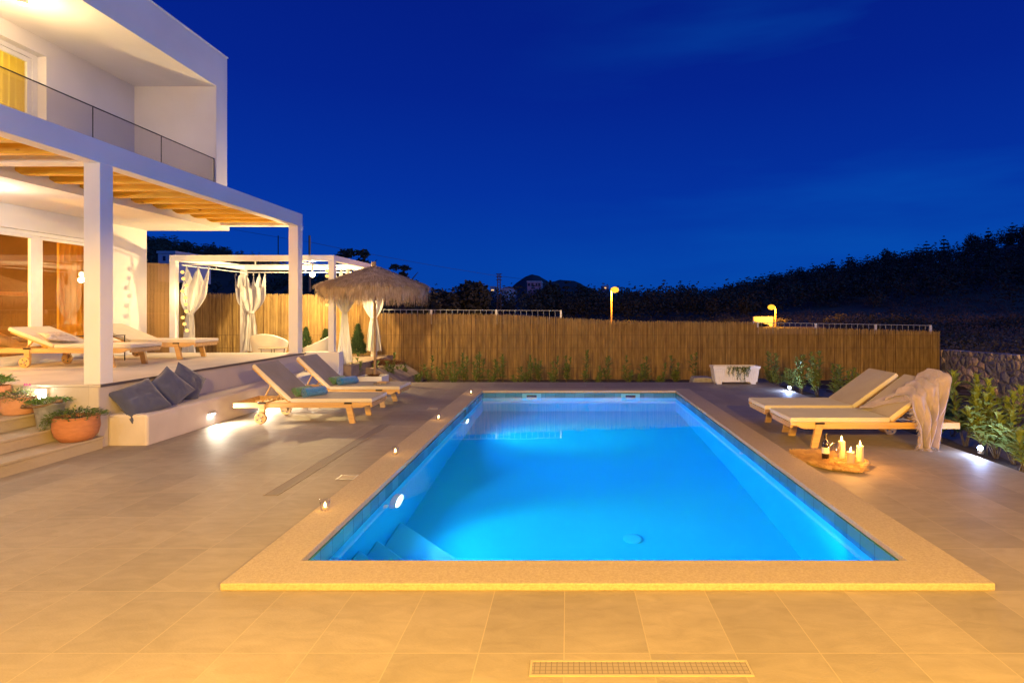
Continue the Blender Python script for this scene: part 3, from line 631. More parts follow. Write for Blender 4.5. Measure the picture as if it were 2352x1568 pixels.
def curtain(name_label, cx, cy, dx, dy, wtop, wtie, wbot, ztop, ztie, zbot, skew=0, n=9, seed=0, spikes=5, bulge=.12):
    rnd = random.Random(seed)
    o = thing('curtain', (cx, cy, GZ), name_label, 'curtain', 'white curtains tied at the gazebo posts')
    dv = Vector((dx, dy, 0)).normalized(); nv = Vector((-dv.y, dv.x, 0))
    def wid(v):                      # v: 0 bottom, 1 top
        z = zbot + (ztop-zbot)*v
        if z > ztie:
            t = (z-ztie)/(ztop-ztie); return wtie + (wtop-wtie)*(1-(1-min(1,t*2.0))**2.2)*(1 - .10*max(0, t-.6)), t
        t = (ztie-z)/(ztie-zbot); return wtie + (wbot-wtie)*t**.8, -t
    ph = rnd.random()*6
    def fn(u, v):
        w_, t = wid(v); z = zbot + (ztop-zbot)*v
        if t > .62:
            k = (t-.62)/.38
            z -= (abs(math.sin(u*spikes*math.pi))**1.0)*0 + k*.30*(1-abs(math.cos(u*spikes*math.pi)))
        if v < .03: z += .02*math.sin(u*9)
        a = .016+.012*abs(t)
        off = a*math.sin(u*n*2*math.pi + ph + 2.5*noise.noise((u*3,v*1.3,seed))) + .10*noise.noise((u*5+seed,v*2.2,seed))*(.4+abs(t)) + .02*noise.noise((u*11,v*9,seed))
        off += bulge*max(0, t)*(1-max(0,t))*math.sin(u*math.pi)*1.2
        s_ = (u-.5)*w_ + skew*t*(1 if t > 0 else .25)
        p = Vector((cx, cy, 0)) + dv*s_ + nv*off
        return (p.x, p.y, z)
    q = MB(); q.grid(fn, 90, 48); q.build('cloth', M['curtain'], o, smooth=True)
    q = MB(); q.lathe([(wtie*.42,ztie-.03),(wtie*.44,ztie),(wtie*.42,ztie+.03)], 20, M=Matrix.Translation((cx,cy,0)) @ Matrix.Diagonal((1,.7,1,1)), capb=False); q.build('tie_band', M['curtain'], o, smooth=True)
    q = MB()
    for k in range(spikes+1):
        s_ = (k/spikes-.5)*wtop*.9 + skew; p = Vector((cx,cy,0))+dv*s_
        q.tube([(p.x-.012,p.y,ztop-.02),(p.x-.006,p.y,ztop+.045),(p.x+.006,p.y,ztop+.045),(p.x+.012,p.y,ztop-.02)],.006,5)
    q.build('hanging_loops', M['curtain'], o)
    return o
curtain('white curtain knotted in the middle behind the white round chair', -8.33, 14.86, 1, 0, .84, .22, .46, 2.60, 1.63, .62, 0, 3.6, 1, 5)
curtain('white curtain with string bulbs at the near left gazebo post', -8.33, 12.48, 1, .15, .50, .12, .36, 2.60, 1.60, .48, .16, 3.2, 2, 2)
curtain('white curtain hanging behind the right gazebo post', -5.02, 12.75, .55, .8, .55, .12, .42, 2.60, 1.62, .48, .0, 3.2, 3, 3)
curtain('white curtain knotted behind the bamboo umbrella pole', -5.10, 14.86, 1, 0, .62, .18, .44, 2.60, 1.48, .60, -.04, 3.6, 4, 4)
# string lights
def strings(label, pts, cab):
    o = thing('string_light', pts[0], label, 'string lights')
    q = MB(); q.tube(cab, .006, 5); q.build('cable', M['wire'], o)
    for p in pts:
        q = MB(); q.lathe([(.004,-.036),(.024,-.028),(.036,-.008),(.036,.008),(.024,.028),(.008,.036)], 12, M=Matrix.Translation(p)); q.build('bulb', M['bulb'], o, smooth=True)
    return o
pts = []
for i, (px, py) in enumerate(((419,625),(421,640),(428,656),(419,668.5),(426,684),(427,699),(428,715),(420,729),(423.5,744),(429,759))):
    Y = 12.2; pts.append(((px-CX)*Y/F, Y, CZ+(HY-py)*Y/F))
strings('string of round warm bulbs down the left gazebo post', pts, [(p[0]-.02,p[1]+.03,p[2]+.03) for p in pts])
pts2 = [(-5.19, 12.2, CZ+(HY-py)*12.2/F) for py in (622,634,664,676.5,688,700)]
strings('string of round warm bulbs down the right gazebo post', pts2, [(p[0]+.01,p[1]+.03,p[2]+.03) for p in pts2])
light('string_lamp', 'POINT', (-8.3, 12.12, 2.0), 16, (1,.70,.28), .12)
light('string_lamp', 'POINT', (-5.22, 12.1, 2.1), 2.5, (1,.70,.28), .05)
pl = thing('pendant_lamp', (-6.27,13.9,2.6), 'bare bright bulb hanging under the gazebo frame', 'pendant lamp')
q = MB(); q.lathe([(.01,-.07),(.045,-.05),(.06,-.01),(.05,.03),(.02,.06)], 16, M=Matrix.Translation((-6.27,13.9,2.56))); q.build('bulb', M['bigbulb'], pl, smooth=True)
q = MB(); q.tube([(-6.27,13.9,2.62),(-6.27,13.9,2.85)],.02,8); q.build('socket', M['white_plastic'], pl)
light('gazebo_lamp', 'POINT', (-6.27, 13.9, 2.42), 720, (1,.68,.27), .06)

# bamboo screen panel beside the house
sp = thing('cane_screen', (-9.9,13,.46), 'honey coloured ribbed cane screen between the villa corner and the gazebo', 'screen')
A, B = Vector((-10.35,12.75,0)), Vector((-9.36,13.45,0)); dd = (B-A); L = dd.length; n = 46
q = MB()
for i in range(n):
    p = A + dd*((i+.5)/n); q.tube([(p.x,p.y,.47),(p.x,p.y,2.78)], L/n*.44, 6)
q.build('canes', M['cane'], sp, smooth=True)
q = MB()
for z in (1.6, 2.74): q.tube([(A.x,A.y+.03,z),(B.x,B.y+.03,z)], .02, 6)
q.build('rail', M['cane'], sp)

# ------------------------------------------------------------------ gazebo furniture
def shell_chair(o, cx, cy, rz, w=.74, zb=GZ, zh=.66):
    # round tub chair: rim sweeps from low front arms to a high back
    Mx = Matrix.Translation((cx,cy,zb)) @ Matrix.Rotation(rz,4,'Z')
    rr = w/2
    def fn(u, v):
        a = -2.45 + 4.9*u        # opening to -y
        back = .5+.5*math.cos(a)
        top = .34 + (zh-.34)*back**1.1
        z = .10 + (top-.10)*v
        r = rr*(.72+.28*v**.6)
        return (r*math.sin(a), r*math.cos(a)*.95, z)
    q = MB(); q.grid(fn, 48, 14, M=Mx); q.build('seat_shell', M['white_plastic'], o, smooth=True, solid=.035, bevel=0)
    q = MB(); q.lathe([(rr*.45,0),(rr*.6,.04),(rr*.78,.14),(rr*.84,.28),(rr*.80,.31),(.01,.30)], 32, M=Mx); q.build('seat', M['white_plastic'], o, smooth=True)
c1 = thing('tub_chair', (-7.2,13.45,GZ), 'white rounded tub chair seen from behind beside the low table', 'chair', 'white tub chairs in the gazebo'); shell_chair(c1, -7.17, 13.6, R(185), .80)
c2 = thing('tub_chair', (-5.75,13.1,GZ), 'white rounded tub chair facing left between the pergola post and gazebo post', 'chair', 'white tub chairs in the gazebo'); shell_chair(c2, -5.75, 13.0, R(-72), .74, zh=.66)
tb = thing('low_table', (-6.75,12.9,GZ), 'low black wire table with thin round top in the gazebo', 'table')
q = MB(); q.lathe([(.3,.345),(.3,.36)], 32, M=Matrix.Translation((-6.72,12.9,GZ)), capt=True); q.build('table_top', M['book'], tb)
for k in range(4):
    a = k*math.pi/2+.6; q = MB(); q.tube([(-6.72+.24*math.cos(a),12.9+.24*math.sin(a),GZ+.34),(-6.72+.2*math.cos(a),12.9+.2*math.sin(a),GZ)],.008,6); q.build('leg', M['grey_metal'], tb)

def conifer(name, label, x, y, zb, h, r, n=900, grp=None, seed=1):
    rnd = random.Random(seed)
    o = thing(name, (x,y,zb), label, 'shrub', grp)
    q = MB(); q.tube([(x,y,zb),(x,y,zb+h*.8)],[.025,.008],6); q.build('trunk', M['bark'], o)
    q = MB()
    for i in range(n):
        t = rnd.random()**1.3; z = zb+.06+t*(h-.06); rr = r*(1-t)**.75*(.55+.45*rnd.random()); a = rnd.random()*6.283
        q.leaf((x+rr*math.cos(a), y+rr*math.sin(a), z), (math.cos(a)*.6, math.sin(a)*.6, 1), (0,0,1), .09*(.6+rnd.random()*.6), .03)
    q.build('foliage', M['conifer'], o)
    return o
conifer('cypress_shrub', 'dark conical cypress shrub on the ledge left of the umbrella pole', -5.56, 15.0, GZ, .80, .23, 1300, 'cypress shrubs before the reed fence', 1)
conifer('cypress_shrub', 'small dark cypress shrub peeking over the white tub chair back', -6.98, 15.1, GZ, .72, .2, 700, 'cypress shrubs before the reed fence', 2)
conifer('cypress_shrub', 'dark cypress shrub just right of the pergola end post', -6.42, 15.0, GZ, .68, .2, 700, 'cypress shrubs before the reed fence', 3)
# ledge with dry heather
hd = thing('heather_clump', (-4.75,13.9,.3), 'russet dry heather clump on the stone ledge behind the umbrella base', 'shrub')
q = MB(); rnd = random.Random(5)
for i in range(900):
    a = rnd.random()*6.283; r_ = rnd.random()**.6; bx, by = -4.55+.55*r_*math.cos(a), 13.9+.3*r_*math.sin(a)
    q.leaf((bx,by,.34), (math.cos(a)*.8*r_, math.sin(a)*.8*r_, .6+.3*rnd.random()), (0,0,1), .10+.08*rnd.random(), .010)
q.build('twigs', M['dryplant'], hd)
q = MB(); q.prism([(-4.92,-.3),(-3.85,-.3),(-4.0,.0),(-4.5,.30),(-4.92,.36)], 13.3, 15.3); tag(q.build('earth_bank', M['flagstone'], bevel=.03), kind='structure')

# ------------------------------------------------------------------ reed fence
FY = 15.6
def ftop(x):
    P = [(-11.5,2.16),(-10.5,2.15),(-5.6,2.09),(-5.17,2.075),(-5.16,1.60),(-1.8,1.57),(.0,1.46),(1.9,1.375),(5.2,1.355),(5.201,1.235),(10.05,1.11),(10.3,1.08)]
    for (a, za), (b_, zb) in zip(P, P[1:]):
        if a <= x <= b_: return za + (zb-za)*(x-a)/(b_-a)
    return 1.1
def fence(label, x0, x1, posts, rail=None):
    o = thing('reed_fence', ((x0+x1)/2, FY, -.25), label, 'fence', 'reed screens along the back of the garden')
    q = MB(); x = x0; rnd = random.Random(int(x0*10)+3)
    while x < x1:
        w_ = rnd.uniform(.006,.013); zt = ftop(x)+rnd.uniform(-.035,.02) - (.04 if rnd.random() < .06 else 0); y = FY + rnd.uniform(-.014,.014)
        ln = rnd.uniform(-.012,.012)
        q.add([(x,y+w_*.4,-.3),(x+w_*.5,y-w_*.4,-.3),(x+w_,y+w_*.4,-.3),(x+ln,y+w_*.4,zt),(x+w_*.5+ln,y-w_*.4,zt+.005),(x+w_+ln,y+w_*.4,zt)], [(0,1,4,3),(1,2,5,4),(3,4,5)])
        x += w_*rnd.uniform(.6,.85)
    q.build('reed_screen', M['reed'], o)
    q = MB(); q.box(x0, x1, FY+.022, FY+.028, -.3, min(ftop(x0+.01), ftop(x1-.01))-.06); q.build('backing_mesh', M['dryplant'], o)
    q = MB()
    for z in (.1,.65,1.0): q.tube([(x0,FY-.02,z),(x1,FY-.02,z)],.0035,4)
    q.build('binding_wire', M['rope'], o)
    for (px_, zt) in posts:
        q = MB(); q.box(px_-.025,px_+.025,FY+.04,FY+.09,-.3,zt); q.build('post', M['white_metal'], o)
    if rail:
        a, b_, za, zb = rail; q = MB(); q.tube([(a,FY+.05,za),(b_,FY+.05,zb)],.009,5)
        n = int((b_-a)/.155)
        for i in range(n+1):
            xx = a+(b_-a)*i/n; zz = za+(zb-za)*i/n; q.tube([(xx,FY+.05,zz),(xx,FY+.05,zz-.45)],.006,4)
        q.build('wire_mesh', M['meshgrey'], o)
    return o
fence('tall golden reed fence section behind the gazebo', -11.4, -5.17, [])
fence('middle reed fence section behind the pool, left half topped by white wire mesh', -5.16, 5.2, [(-3.78,1.70),(-1.98,1.70),(-.19,1.68)], (-5.1,-.19,1.70,1.67))
fence('lower right reed fence section ending at the stone wall', 5.202, 10.25, [(5.25,1.35),(3.46+1.7,1.37),(6.86,1.31),(8.52,1.29),(10.04,1.27)], (5.2,10.04,1.345,1.26))
# mesh posts right part use their own spacing
sw = thing('stone_wall', (9.9,13.5,-.3), 'dark field stone garden wall at the right behind the loungers', 'wall')
q = MB()
a, b_ = Vector((10.22,15.5,0)), Vector((8.6,8.6,0)); dr = (b_-a).normalized(); nn = Vector((-dr.y,dr.x,0))*.35
def wtop(t): return .60+.26*t
NS = 60; vs = []; fs = []
for i in range(NS+1):
    t = i/NS; p = a+(b_-a)*t; h = wtop(t)+.02*noise.noise((t*30,0,0))
    vs += [(p.x,p.y,-.35),(p.x,p.y,h),(p.x+nn.x,p.y+nn.y,h),(p.x+nn.x,p.y+nn.y,-.35)]
for i in range(NS):
    k = i*4
    for j in range(4): fs.append((k+j,k+(j+1)%4,k+4+(j+1)%4,k+4+j))
fs.append((0,1,2,3)); fs.append((NS*4+3,NS*4+2,NS*4+1,NS*4))
q.add(vs, fs); q.build('masonry', M['stone'], sw)
bk = thing('concrete_block', (3.1,13.4,-.1), 'low pale concrete kerb piece beside the white planter', 'kerb')
q = MB(); q.prism([(2.85,-.3),(3.95,-.3),(3.75,.02),(3.3,.10),(2.95,.10)], 13.25,13.6); q.build('block', M['rock_pale'], bk, bevel=.02)

# ------------------------------------------------------------------ loungers
def make_lounger(name, label, ang, top, grp):
    o = thing(name, (0,0,0), label, 'sun lounger', grp, local=True)
    L, W = 2.05, .70
    rail = [(0,.306),(0,.265),(.06,.262),(.10,.245),(.15,.230),(L,.230),(L,.306)]
    rail = rail[::1]
    for y in (0, W-.035):
        q = MB(); q.prism([(x, z) for x, z in [(0,.306),(0,.27),(.07,.266),(.12,.24),(.17,.228),(L,.228),(L,.306)]], y, y+.035); q.build('side_rail', M['lwood'], o, bevel=.004)
    q = MB(); q.box(.005,.04,.036,W-.036,.235,.30); q.build('end_rail', M['lwood'], o, bevel=.003); q = MB(); q.box(L-.035,L-.001,.036,W-.036,.232,.304); q.build('end_rail', M['lwood'], o, bevel=.003)
    q = MB()
    for i in range(14):
        x = .07+i*.084; q.box(x,x+.055,.036,W-.036,.286,.302)
    q.build('seat_slats', M['lwood'], o)
    HX, HZ = 1.215, .304
    for y in (-.012, W-.033):
        Mx = Matrix.Translation((.345,y,0))
        q = MB(); q.prism([(-.04,.285),(-.105,0),(-.02,0),(.05,.285)], 0, .045, M=Mx); lg = q.build('leg', M['lwood'], o, bevel=.003)
        q = MB(); q.box(-.05,.06,-.004,.049,.286,.309, M=Mx); q.build('bracket', M['grey_metal'], lg)
        Mx = Matrix.Translation((1.62,y,0))
        q = MB(); q.prism([(-.045,.285),(-.035,.07),(.035,.07),(.045,.285)], 0, .045, M=Mx); lg = q.build('leg', M['lwood'], o, bevel=.003)
        q = MB(); q.box(-.055,.055,-.004,.049,.286,.309, M=Mx); q.build('bracket', M['grey_metal'], lg)
        wy = -.034 if y < 0 else W+.012+.004
        Mw = Matrix.Translation((1.62, wy+.022, .085)) @ Matrix.Rotation(R(90),4,'X')
        q = MB(); q.lathe([(.085,-.018),(.085,.018)], 28, M=Mw, capt=True)
        wh = q.build('wheel', M['lwood'], o, bevel=.004)
        for s_ in (-1, 1):
            q = MB(); q.lathe([(.018,0),(.016,.006)], 12, M=Mw @ Matrix.Rotation(R(90-90*s_),4,'X') @ Matrix.Translation((0,0,.018)), capt=True)
            for k in range(4):
                a_ = k*math.pi/2+.5
                q.lathe([(.014,.0005),(.012,.0015)], 10, mi=1, M=Mw @ Matrix.Rotation(R(90-90*s_),4,'X') @ Matrix.Translation((.048*math.cos(a_),.048*math.sin(a_),.018)), capt=True)
            q.build('hub', [M['steel'], M['darkedge']], wh)
    Rm = Matrix.Translation((HX,0,HZ)) @ Matrix.Rotation(-R(ang),4,'Y')
    q = MB(); q.box(0,.76,.05,.085,-.035,.005,M=Rm); q.box(0,.76,W-.085,W-.05,-.035,.005,M=Rm); q.box(.72,.76,.086,W-.086,-.03,.004,M=Rm); q.box(.03,.07,.086,W-.086,-.03,.004,M=Rm)
    for i in range(7): q.box(.12+i*.085,.17+i*.085,.086,W-.086,-.012,.002,M=Rm)
    q.build('backrest_frame', M['lwood'], o, bevel=.003)
    # prop
    e = Rm @ Vector((.42,0,-.02))
    q = MB()
    for y in (.12, W-.12): q.tube([(e.x,y,e.z),(e.x+.16,y,.262)],.012,6)
    q.tube([(e.x+.16,.1,.262),(e.x+.16,W-.1,.262)],.012,6); q.build('prop', M['lwood'], o)
    for y in (.15, W-.19):
        q = MB(); q.box(HX+.02,L-.04,y,y+.04,.232,.262)
        for i in range(5): q.box(HX+.3+i*.07,HX+.325+i*.07,y,y+.04,.262,.285)
        q.build('notched_rail', M['lwood'], o)
    def mattress(x0, x1, Mt, nm):
        q = MB(); q.box(x0,x1,.0,W,.004,.060,M=Mt)
        m_ = q.build(nm, [M['cream']], o, bevel=.014)
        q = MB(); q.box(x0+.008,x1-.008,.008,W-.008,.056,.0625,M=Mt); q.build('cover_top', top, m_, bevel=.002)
        for yy in (.006, W-.006):
            q = MB(); q.tube([Mt @ Vector((x0+.01,yy,.059)), Mt @ Vector((x1-.01,yy,.059))],.0045,6); q.build('piping', M['cream'], m_)
    mattress(-.005, HX-.01, Matrix.Translation((0,0,.302)), 'seat_cushion')
    mattress(.015, .775, Rm, 'back_cushion')
    return o
G1 = 'wooden sun loungers around the pool'
def lounger(label, ang, top, loc, rz):
    o = make_lounger('sun_lounger', label, ang, top, G1); o.location = loc; o.rotation_euler = (0,0,rz); return o
lounger('right wooden lounger with taupe throw over its raised back', 37, M['sandtop'], (2.70,6.85,0), 0)
lounger('right wooden lounger without throw, beyond the one with the throw', 36, M['sandtop'], (2.70,7.75,0), 0)
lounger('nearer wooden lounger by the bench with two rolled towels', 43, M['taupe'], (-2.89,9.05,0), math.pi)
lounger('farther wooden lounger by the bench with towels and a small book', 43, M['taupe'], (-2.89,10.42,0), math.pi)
lounger('wooden lounger on the terrace with a patterned pillow', 21, M['cream'], (-6.88,9.60,.765), math.pi)
lounger('wooden lounger on the terrace nearest the villa corner', 22, M['cream'], (-6.86,11.12,.765), math.pi)

# metal side table between the terrace loungers
tb = thing('side_table', (-8.3,9.98,.765), 'small square black wire side table between the terrace loungers', 'side table')
q = MB(); q.box(-8.56,-8.0,9.72,10.24,1.215,1.228); q.build('table_top', M['grey_metal'], tb)
for x in (-8.555,-8.015):
    for y in (9.725,10.225):
        q = MB(); q.box(x,x+.012,y,y+.012,.765,1.214); q.build('leg', M['grey_metal'], tb)
q = MB(); q.box(-8.543,-8.016,9.726,9.736,.85,.86); q.box(-8.543,-8.016,10.226,10.236,.85,.86); q.build('stretcher', M['grey_metal'], tb)

# pillows
def pillow(label, matr, Mx, w=.46, h=.46, t=.15, seed=0, name='cushion', grp=None, dent=.0):
    o = thing(name, Mx.to_translation(), label, 'cushion', grp)
    for s_ in (1,):
        q = MB(); N = 26
        def fn(u, v, sg):
            a, b_ = u*2-1, v*2-1
            x = w/2*a*(1-.09*(1-b_*b_)); y = h/2*b_*(1-.09*(1-a*a))
            z = sg*t/2*(max(0,(1-a*a)*(1-b_*b_)))**.42
            z += sg*.012*noise.noise((a*2.3+seed,b_*2.3,seed))*(1-a*a)*(1-b_*b_)
            nz_ = noise.noise((a*2.2,b_*2.2,seed*3.1)); z += sg*(.020*abs(math.sin(a*4+b_*7+seed+4*nz_))**.5 + .03*nz_)*(1-a**4)*(1-b_**4)*.8
            rad = math.hypot(a,b_); z -= sg*dent*math.exp(-((a+.1)**2+(b_-.35)**2)*6)
            return (x,y,z)
        q.grid(lambda u,v: fn(u,v,1), N, N, M=Mx); q.grid(lambda u,v: fn(1-u,v,-1), N, N, M=Mx)
        q.build('cover', matr, o, smooth=True)
    q = MB(); pts=[]
    for k in range(81):
        t_ = k/80*4; s_ = int(t_) % 4; f = t_-int(t_)
        a, b_ = ((-1+2*f,-1),(1,-1+2*f),(1-2*f,1),(-1,1-2*f))[s_]
        pts.append(Mx @ Vector((w/2*a*(1-.09*(1-b_*b_)), h/2*b_*(1-.09*(1-a*a)), 0)))
    q.tube(pts,.0035,5); q.build('piping', matr, o, smooth=True)
    return o
def PM(x, y, z, tilt, yaw, roll):
    # pillow stands leaning on the terrace wall (normal towards +x), rolled in its own plane
    return Matrix.Translation((x,y,z)) @ Matrix.Rotation(yaw,4,'Z') @ Matrix.Rotation(R(90)-tilt,4,'Y') @ Matrix.Rotation(roll,4,'Z')
GP = 'navy cushions on the built-in bench'
pillow('flat lying navy cushion, nearest on the bench', M['navy'], PM(-5.42,7.18,.53,R(38),R(-38),R(22)), .50,.50,.22,1,grp=GP,dent=.03)
pillow('navy cushion leaning in the middle with its corner up', M['navy'], PM(-5.45,7.73,.585,R(24),R(-30),R(38)), .48,.48,.23,2,grp=GP,dent=.02)
pillow('navy cushion farthest along the bench, behind the other two', M['navy'], PM(-5.52,8.20,.60,R(18),R(-14),R(52)), .48,.48,.22,3,grp=GP)
pillow('pale patterned pillow on the terrace lounger', M['patterned'], Matrix.Translation((-8.2,9.12,1.235)) @ Matrix.Rotation(R(15),4,'Y') @ Matrix.Rotation(R(-30),4,'Z'), .42,.42,.10,4)

# towels
def towel(label, matr, x, y, z, yaw, L=.34, r=.075):
    o = thing('rolled_towel', (x,y,z), label, 'towel', 'rolled towels on the poolside loungers')
    Mx = Matrix.Translation((x,y,z+r)) @ Matrix.Rotation(yaw,4,'Z')
    q = MB(); turns = 3.2; n = 90
    def sp_(u):
        a = u*turns*2*math.pi; rr = .012+(r-.012)*u; return rr*math.cos(a-1.2), rr*math.sin(a-1.2)*.95
    q.grid(lambda u, v: (sp_(u)[0], (v-.5)*L + .004*math.sin(u*40), sp_(u)[1]), n, 6, M=Mx); q.build('terry_roll', matr, o, smooth=True, solid=.016)
    return o
for (yo, nm) in ((8.45,'nearer'),(9.82,'farther')):
    xs_ = -4.02 if yo < 9 else -4.05
    towel(f'green rolled towel on the {nm} bench-side lounger', M['towel_g'], xs_-.03, yo+.20, .362, R(-26), .30)
    towel(f'teal rolled towel on the {nm} bench-side lounger', M['towel_b'], xs_+.16, yo+.17, .362, R(-34), .34)
bkx = thing('small_book', (-3.3,10.05,.37), 'small dark book lying on the farther bench-side lounger', 'book')
q = MB(); q.box(-.10,.10,-.07,.07,.366,.392, M=Matrix.Translation((-3.32,9.98,0)) @ Matrix.Rotation(.4,4,'Z')); q.build('cover', M['book'], bkx, bevel=.002)
q = MB(); q.box(-.09,.10,-.05,.06,.393,.41, M=Matrix.Translation((-3.27,10.02,0)) @ Matrix.Rotation(-.2,4,'Z')); q.build('leaves', M['traywood'], bkx)

# throw over the right lounger
th = thing('throw_blanket', (4.3,6.85,.3), 'taupe fringed throw draped over the raised back of the right lounger', 'blanket')
ta = math.tan(R(37))
def backz(x): return .304+.075 + max(0, x-3.93)*ta
def thr(u, v):
    # v 0: on the cushion far side, .42 edge, 1: bottom by the wheel
    x_top = 4.14+.44*u; x_bot = 4.16+.24*u+.03*math.sin(u*6)
    if v < .40:
        t = v/.40; y = 7.22 - .34*t; x = x_top + .05*math.sin(t*3) - .10*(1-t)*(1-u); z = backz(min(x,4.56)) + .042 + .015*math.sin(t*math.pi)*u + .02*abs(math.sin(u*17+t*2))
    elif v < .52:
        t = (v-.40)/.12; a = t*math.pi/2; x = x_top; y = 6.88-.105*math.sin(a); z = backz(min(x,4.56))+.042 -.05*(1-math.cos(a)) + .02*abs(math.sin(u*17+2))
    else:
        t = (v-.52)/.48; x = x_top*(1-t**.75)+x_bot*t**.75 ; ztop = backz(min(x_top,4.56))-.035; z = ztop*(1-t)+.03*t + .07*t*(1-t)*math.sin(u*5); y = 6.775 - .03*math.sin(t*2.6)
    k = min(1, max(0,(v-.1)/.3))
    fs_ = math.sin(u*23+2.6*math.sin(v*3.0+u*2)); fold = .050*math.copysign(abs(fs_)**.6, fs_) + .020*math.sin(u*43+v*8+1)+.025*noise.noise((u*5,v*3.5,2))
    y -= (fold*(.35+.65*min(1,max(0,(v-.5)/.2))))*k*(1 if v > .45 else .4); z += fold*.5*(1-k if v < .45 else 0)
    x += .02*math.sin(v*9+u*3)
    return (x, y, z)
q = MB(); q.grid(thr, 110, 90); q.build('cloth', M['throw'], th, smooth=True, solid=.007)
q = MB(); rnd = random.Random(2)
for i in range(70):
    u = i/69; p = Vector(thr(u,1)); q.tube([p, p+Vector((rnd.uniform(-.02,.02),rnd.uniform(-.03,0),-.02)), p+Vector((rnd.uniform(-.03,.03),-.03+rnd.uniform(-.03,0),-.025))],[.003,.0025,.001],4)
for i in range(60):
    v = .3+.7*i/59; p = Vector(thr(0,v)); q.tube([p, p+Vector((-.03,rnd.uniform(-.02,.01),rnd.uniform(-.03,0))), p+Vector((-.05+rnd.uniform(-.01,.01),rnd.uniform(-.02,.01),-.03))],[.003,.0025,.001],4)
q.build('fringe', M['throw'], th)
q = MB()
def th2(u, v):
    x = 3.80+.62*v*.62+.10*u; y = 7.38-.50*v+.10*u
    return (x+.2*u*(v), y+.08*math.sin(v*4), backz(x+.2*u*v)+.012+.02*abs(math.sin(u*8+v*3)))
q.grid(th2, 24, 30); q.build('corner_fold', M['throw'], th, smooth=True, solid=.006)

# ------------------------------------------------------------------ sheepskin, tray, candles, wine
fr = thing('sheepskin_rug', (2.85,6.2,0), 'fluffy golden sheepskin on the paving under the wine bottle', 'rug')
q = MB(); q.lathe([(.36,.002),(.34,.012),(.2,.02),(.01,.022)], 40, M=Matrix.Translation((2.86,6.2,0)) @ Matrix.Rotation(.3,4,'Z') @ Matrix.Diagonal((.78,1.0,1,1))); q.build('hide', M['fur'], fr, smooth=True)
q = MB(); rnd = random.Random(9)
for i in range(10000):
    a = rnd.random()*6.283; r_ = rnd.random()**.5
    rr = r_*(1+.10*math.sin(a*3+1)+.07*math.sin(a*7))
    x = rr*.31*math.cos(a); y = rr*.41*math.sin(a)
    p = Vector((2.86+x*math.cos(.3)-y*math.sin(.3), 6.2+x*math.sin(.3)+y*math.cos(.3), .022*(1-r_*.6)))
    cj = 2.6*noise.noise((x*14,y*14,1))+rnd.uniform(-.5,.5); ca, sa = math.cos(a+cj), math.sin(a+cj); l = rnd.uniform(.05,.12)
    d1 = Vector((ca,sa,1.1)).normalized()*l*.5; d2 = Vector((ca,sa,-.25 if r_>.8 else .1)).normalized()*l*.6; sd = Vector((-sa,ca,0))*.0042
    q.add([p-sd,p+sd,p+d1+sd*.7,p+d1-sd*.7,p+d1+d2],[(0,1,2,3),(3,2,4)])
q.build('wool', M['fur'], fr)
tr = thing('round_tray', (3.06,6.1,0), 'round wooden tray holding three pillar candles', 'tray')
q = MB(); q.lathe([(.155,.032),(.172,.034),(.176,.062),(.168,.064),(.162,.046),(.01,.045)], 48, M=Matrix.Translation((3.04,6.08,0))); q.build('tray_body', M['traywood'], tr, smooth=True, auto=35)
def candle(label, x, y, h, r=.036):
    o = thing('pillar_candle', (x,y,.046), label, 'candle', 'pillar candles on the round tray')
    Mx = Matrix.Translation((x,y,.046))
    q = MB(); q.lathe([(r,0),(r,h-.004),(r-.004,h),(r-.010,h-.004),(.008,h-.008),(.001,h-.008)], 28, M=Mx); q.build('wax_body', M['wax'], o, smooth=True, auto=40)
    q = MB(); q.tube([(x,y,.046+h-.01),(x+.001,y,.046+h+.012)],.0014,5); q.build('wick', M['wire'], o)
    q = MB(); q.lathe([(.002,.0),(.0075,.012),(.008,.02),(.004,.036),(.0006,.05)], 12, M=Matrix.Translation((x,y,.046+h+.004))); q.build('flame', M['flame'], o, smooth=True)
    light('candle_lamp', 'POINT', (x,y,.046+h+.06), 8.5, (1,.42,.07), .012)
candle('tallest lit pillar candle at the back left of the tray', 2.985, 6.17, .195)
candle('short lit pillar candle at the front left of the tray', 2.985, 5.97, .125)
candle('lit pillar candle standing alone on the right of the tray', 3.115, 6.03, .175)
wb = thing('wine_bottle', (2.80,6.17,.03), 'dark red wine bottle with cream label standing on the sheepskin', 'bottle')
Mx = Matrix.Translation((2.80,6.15,.028))
q = MB(); q.lathe([(.034,0),(.0375,.006),(.0375,.175),(.035,.195),(.022,.222),(.0145,.235),(.0135,.285),(.0155,.287),(.0155,.298),(.012,.30)], 32, M=Mx, capt=True); q.build('glass_body', M['bottle'], wb, smooth=True)
q = MB(); q.lathe([(.0382,.085),(.0382,.15)], 32, M=Mx, capb=False); lb = q.build('paper_label', M['label'], wb, smooth=True)
q = MB(); q.lathe([(.0152,.238),(.0145,.284),(.0163,.286),(.0163,.299),(.0125,.302)], 24, M=Mx, capb=False, capt=True); q.build('foil_cap', M['grey_metal'], wb, smooth=True)
M['clear'] = pane('clear glass', (.94,.94,.95), 1, .06)
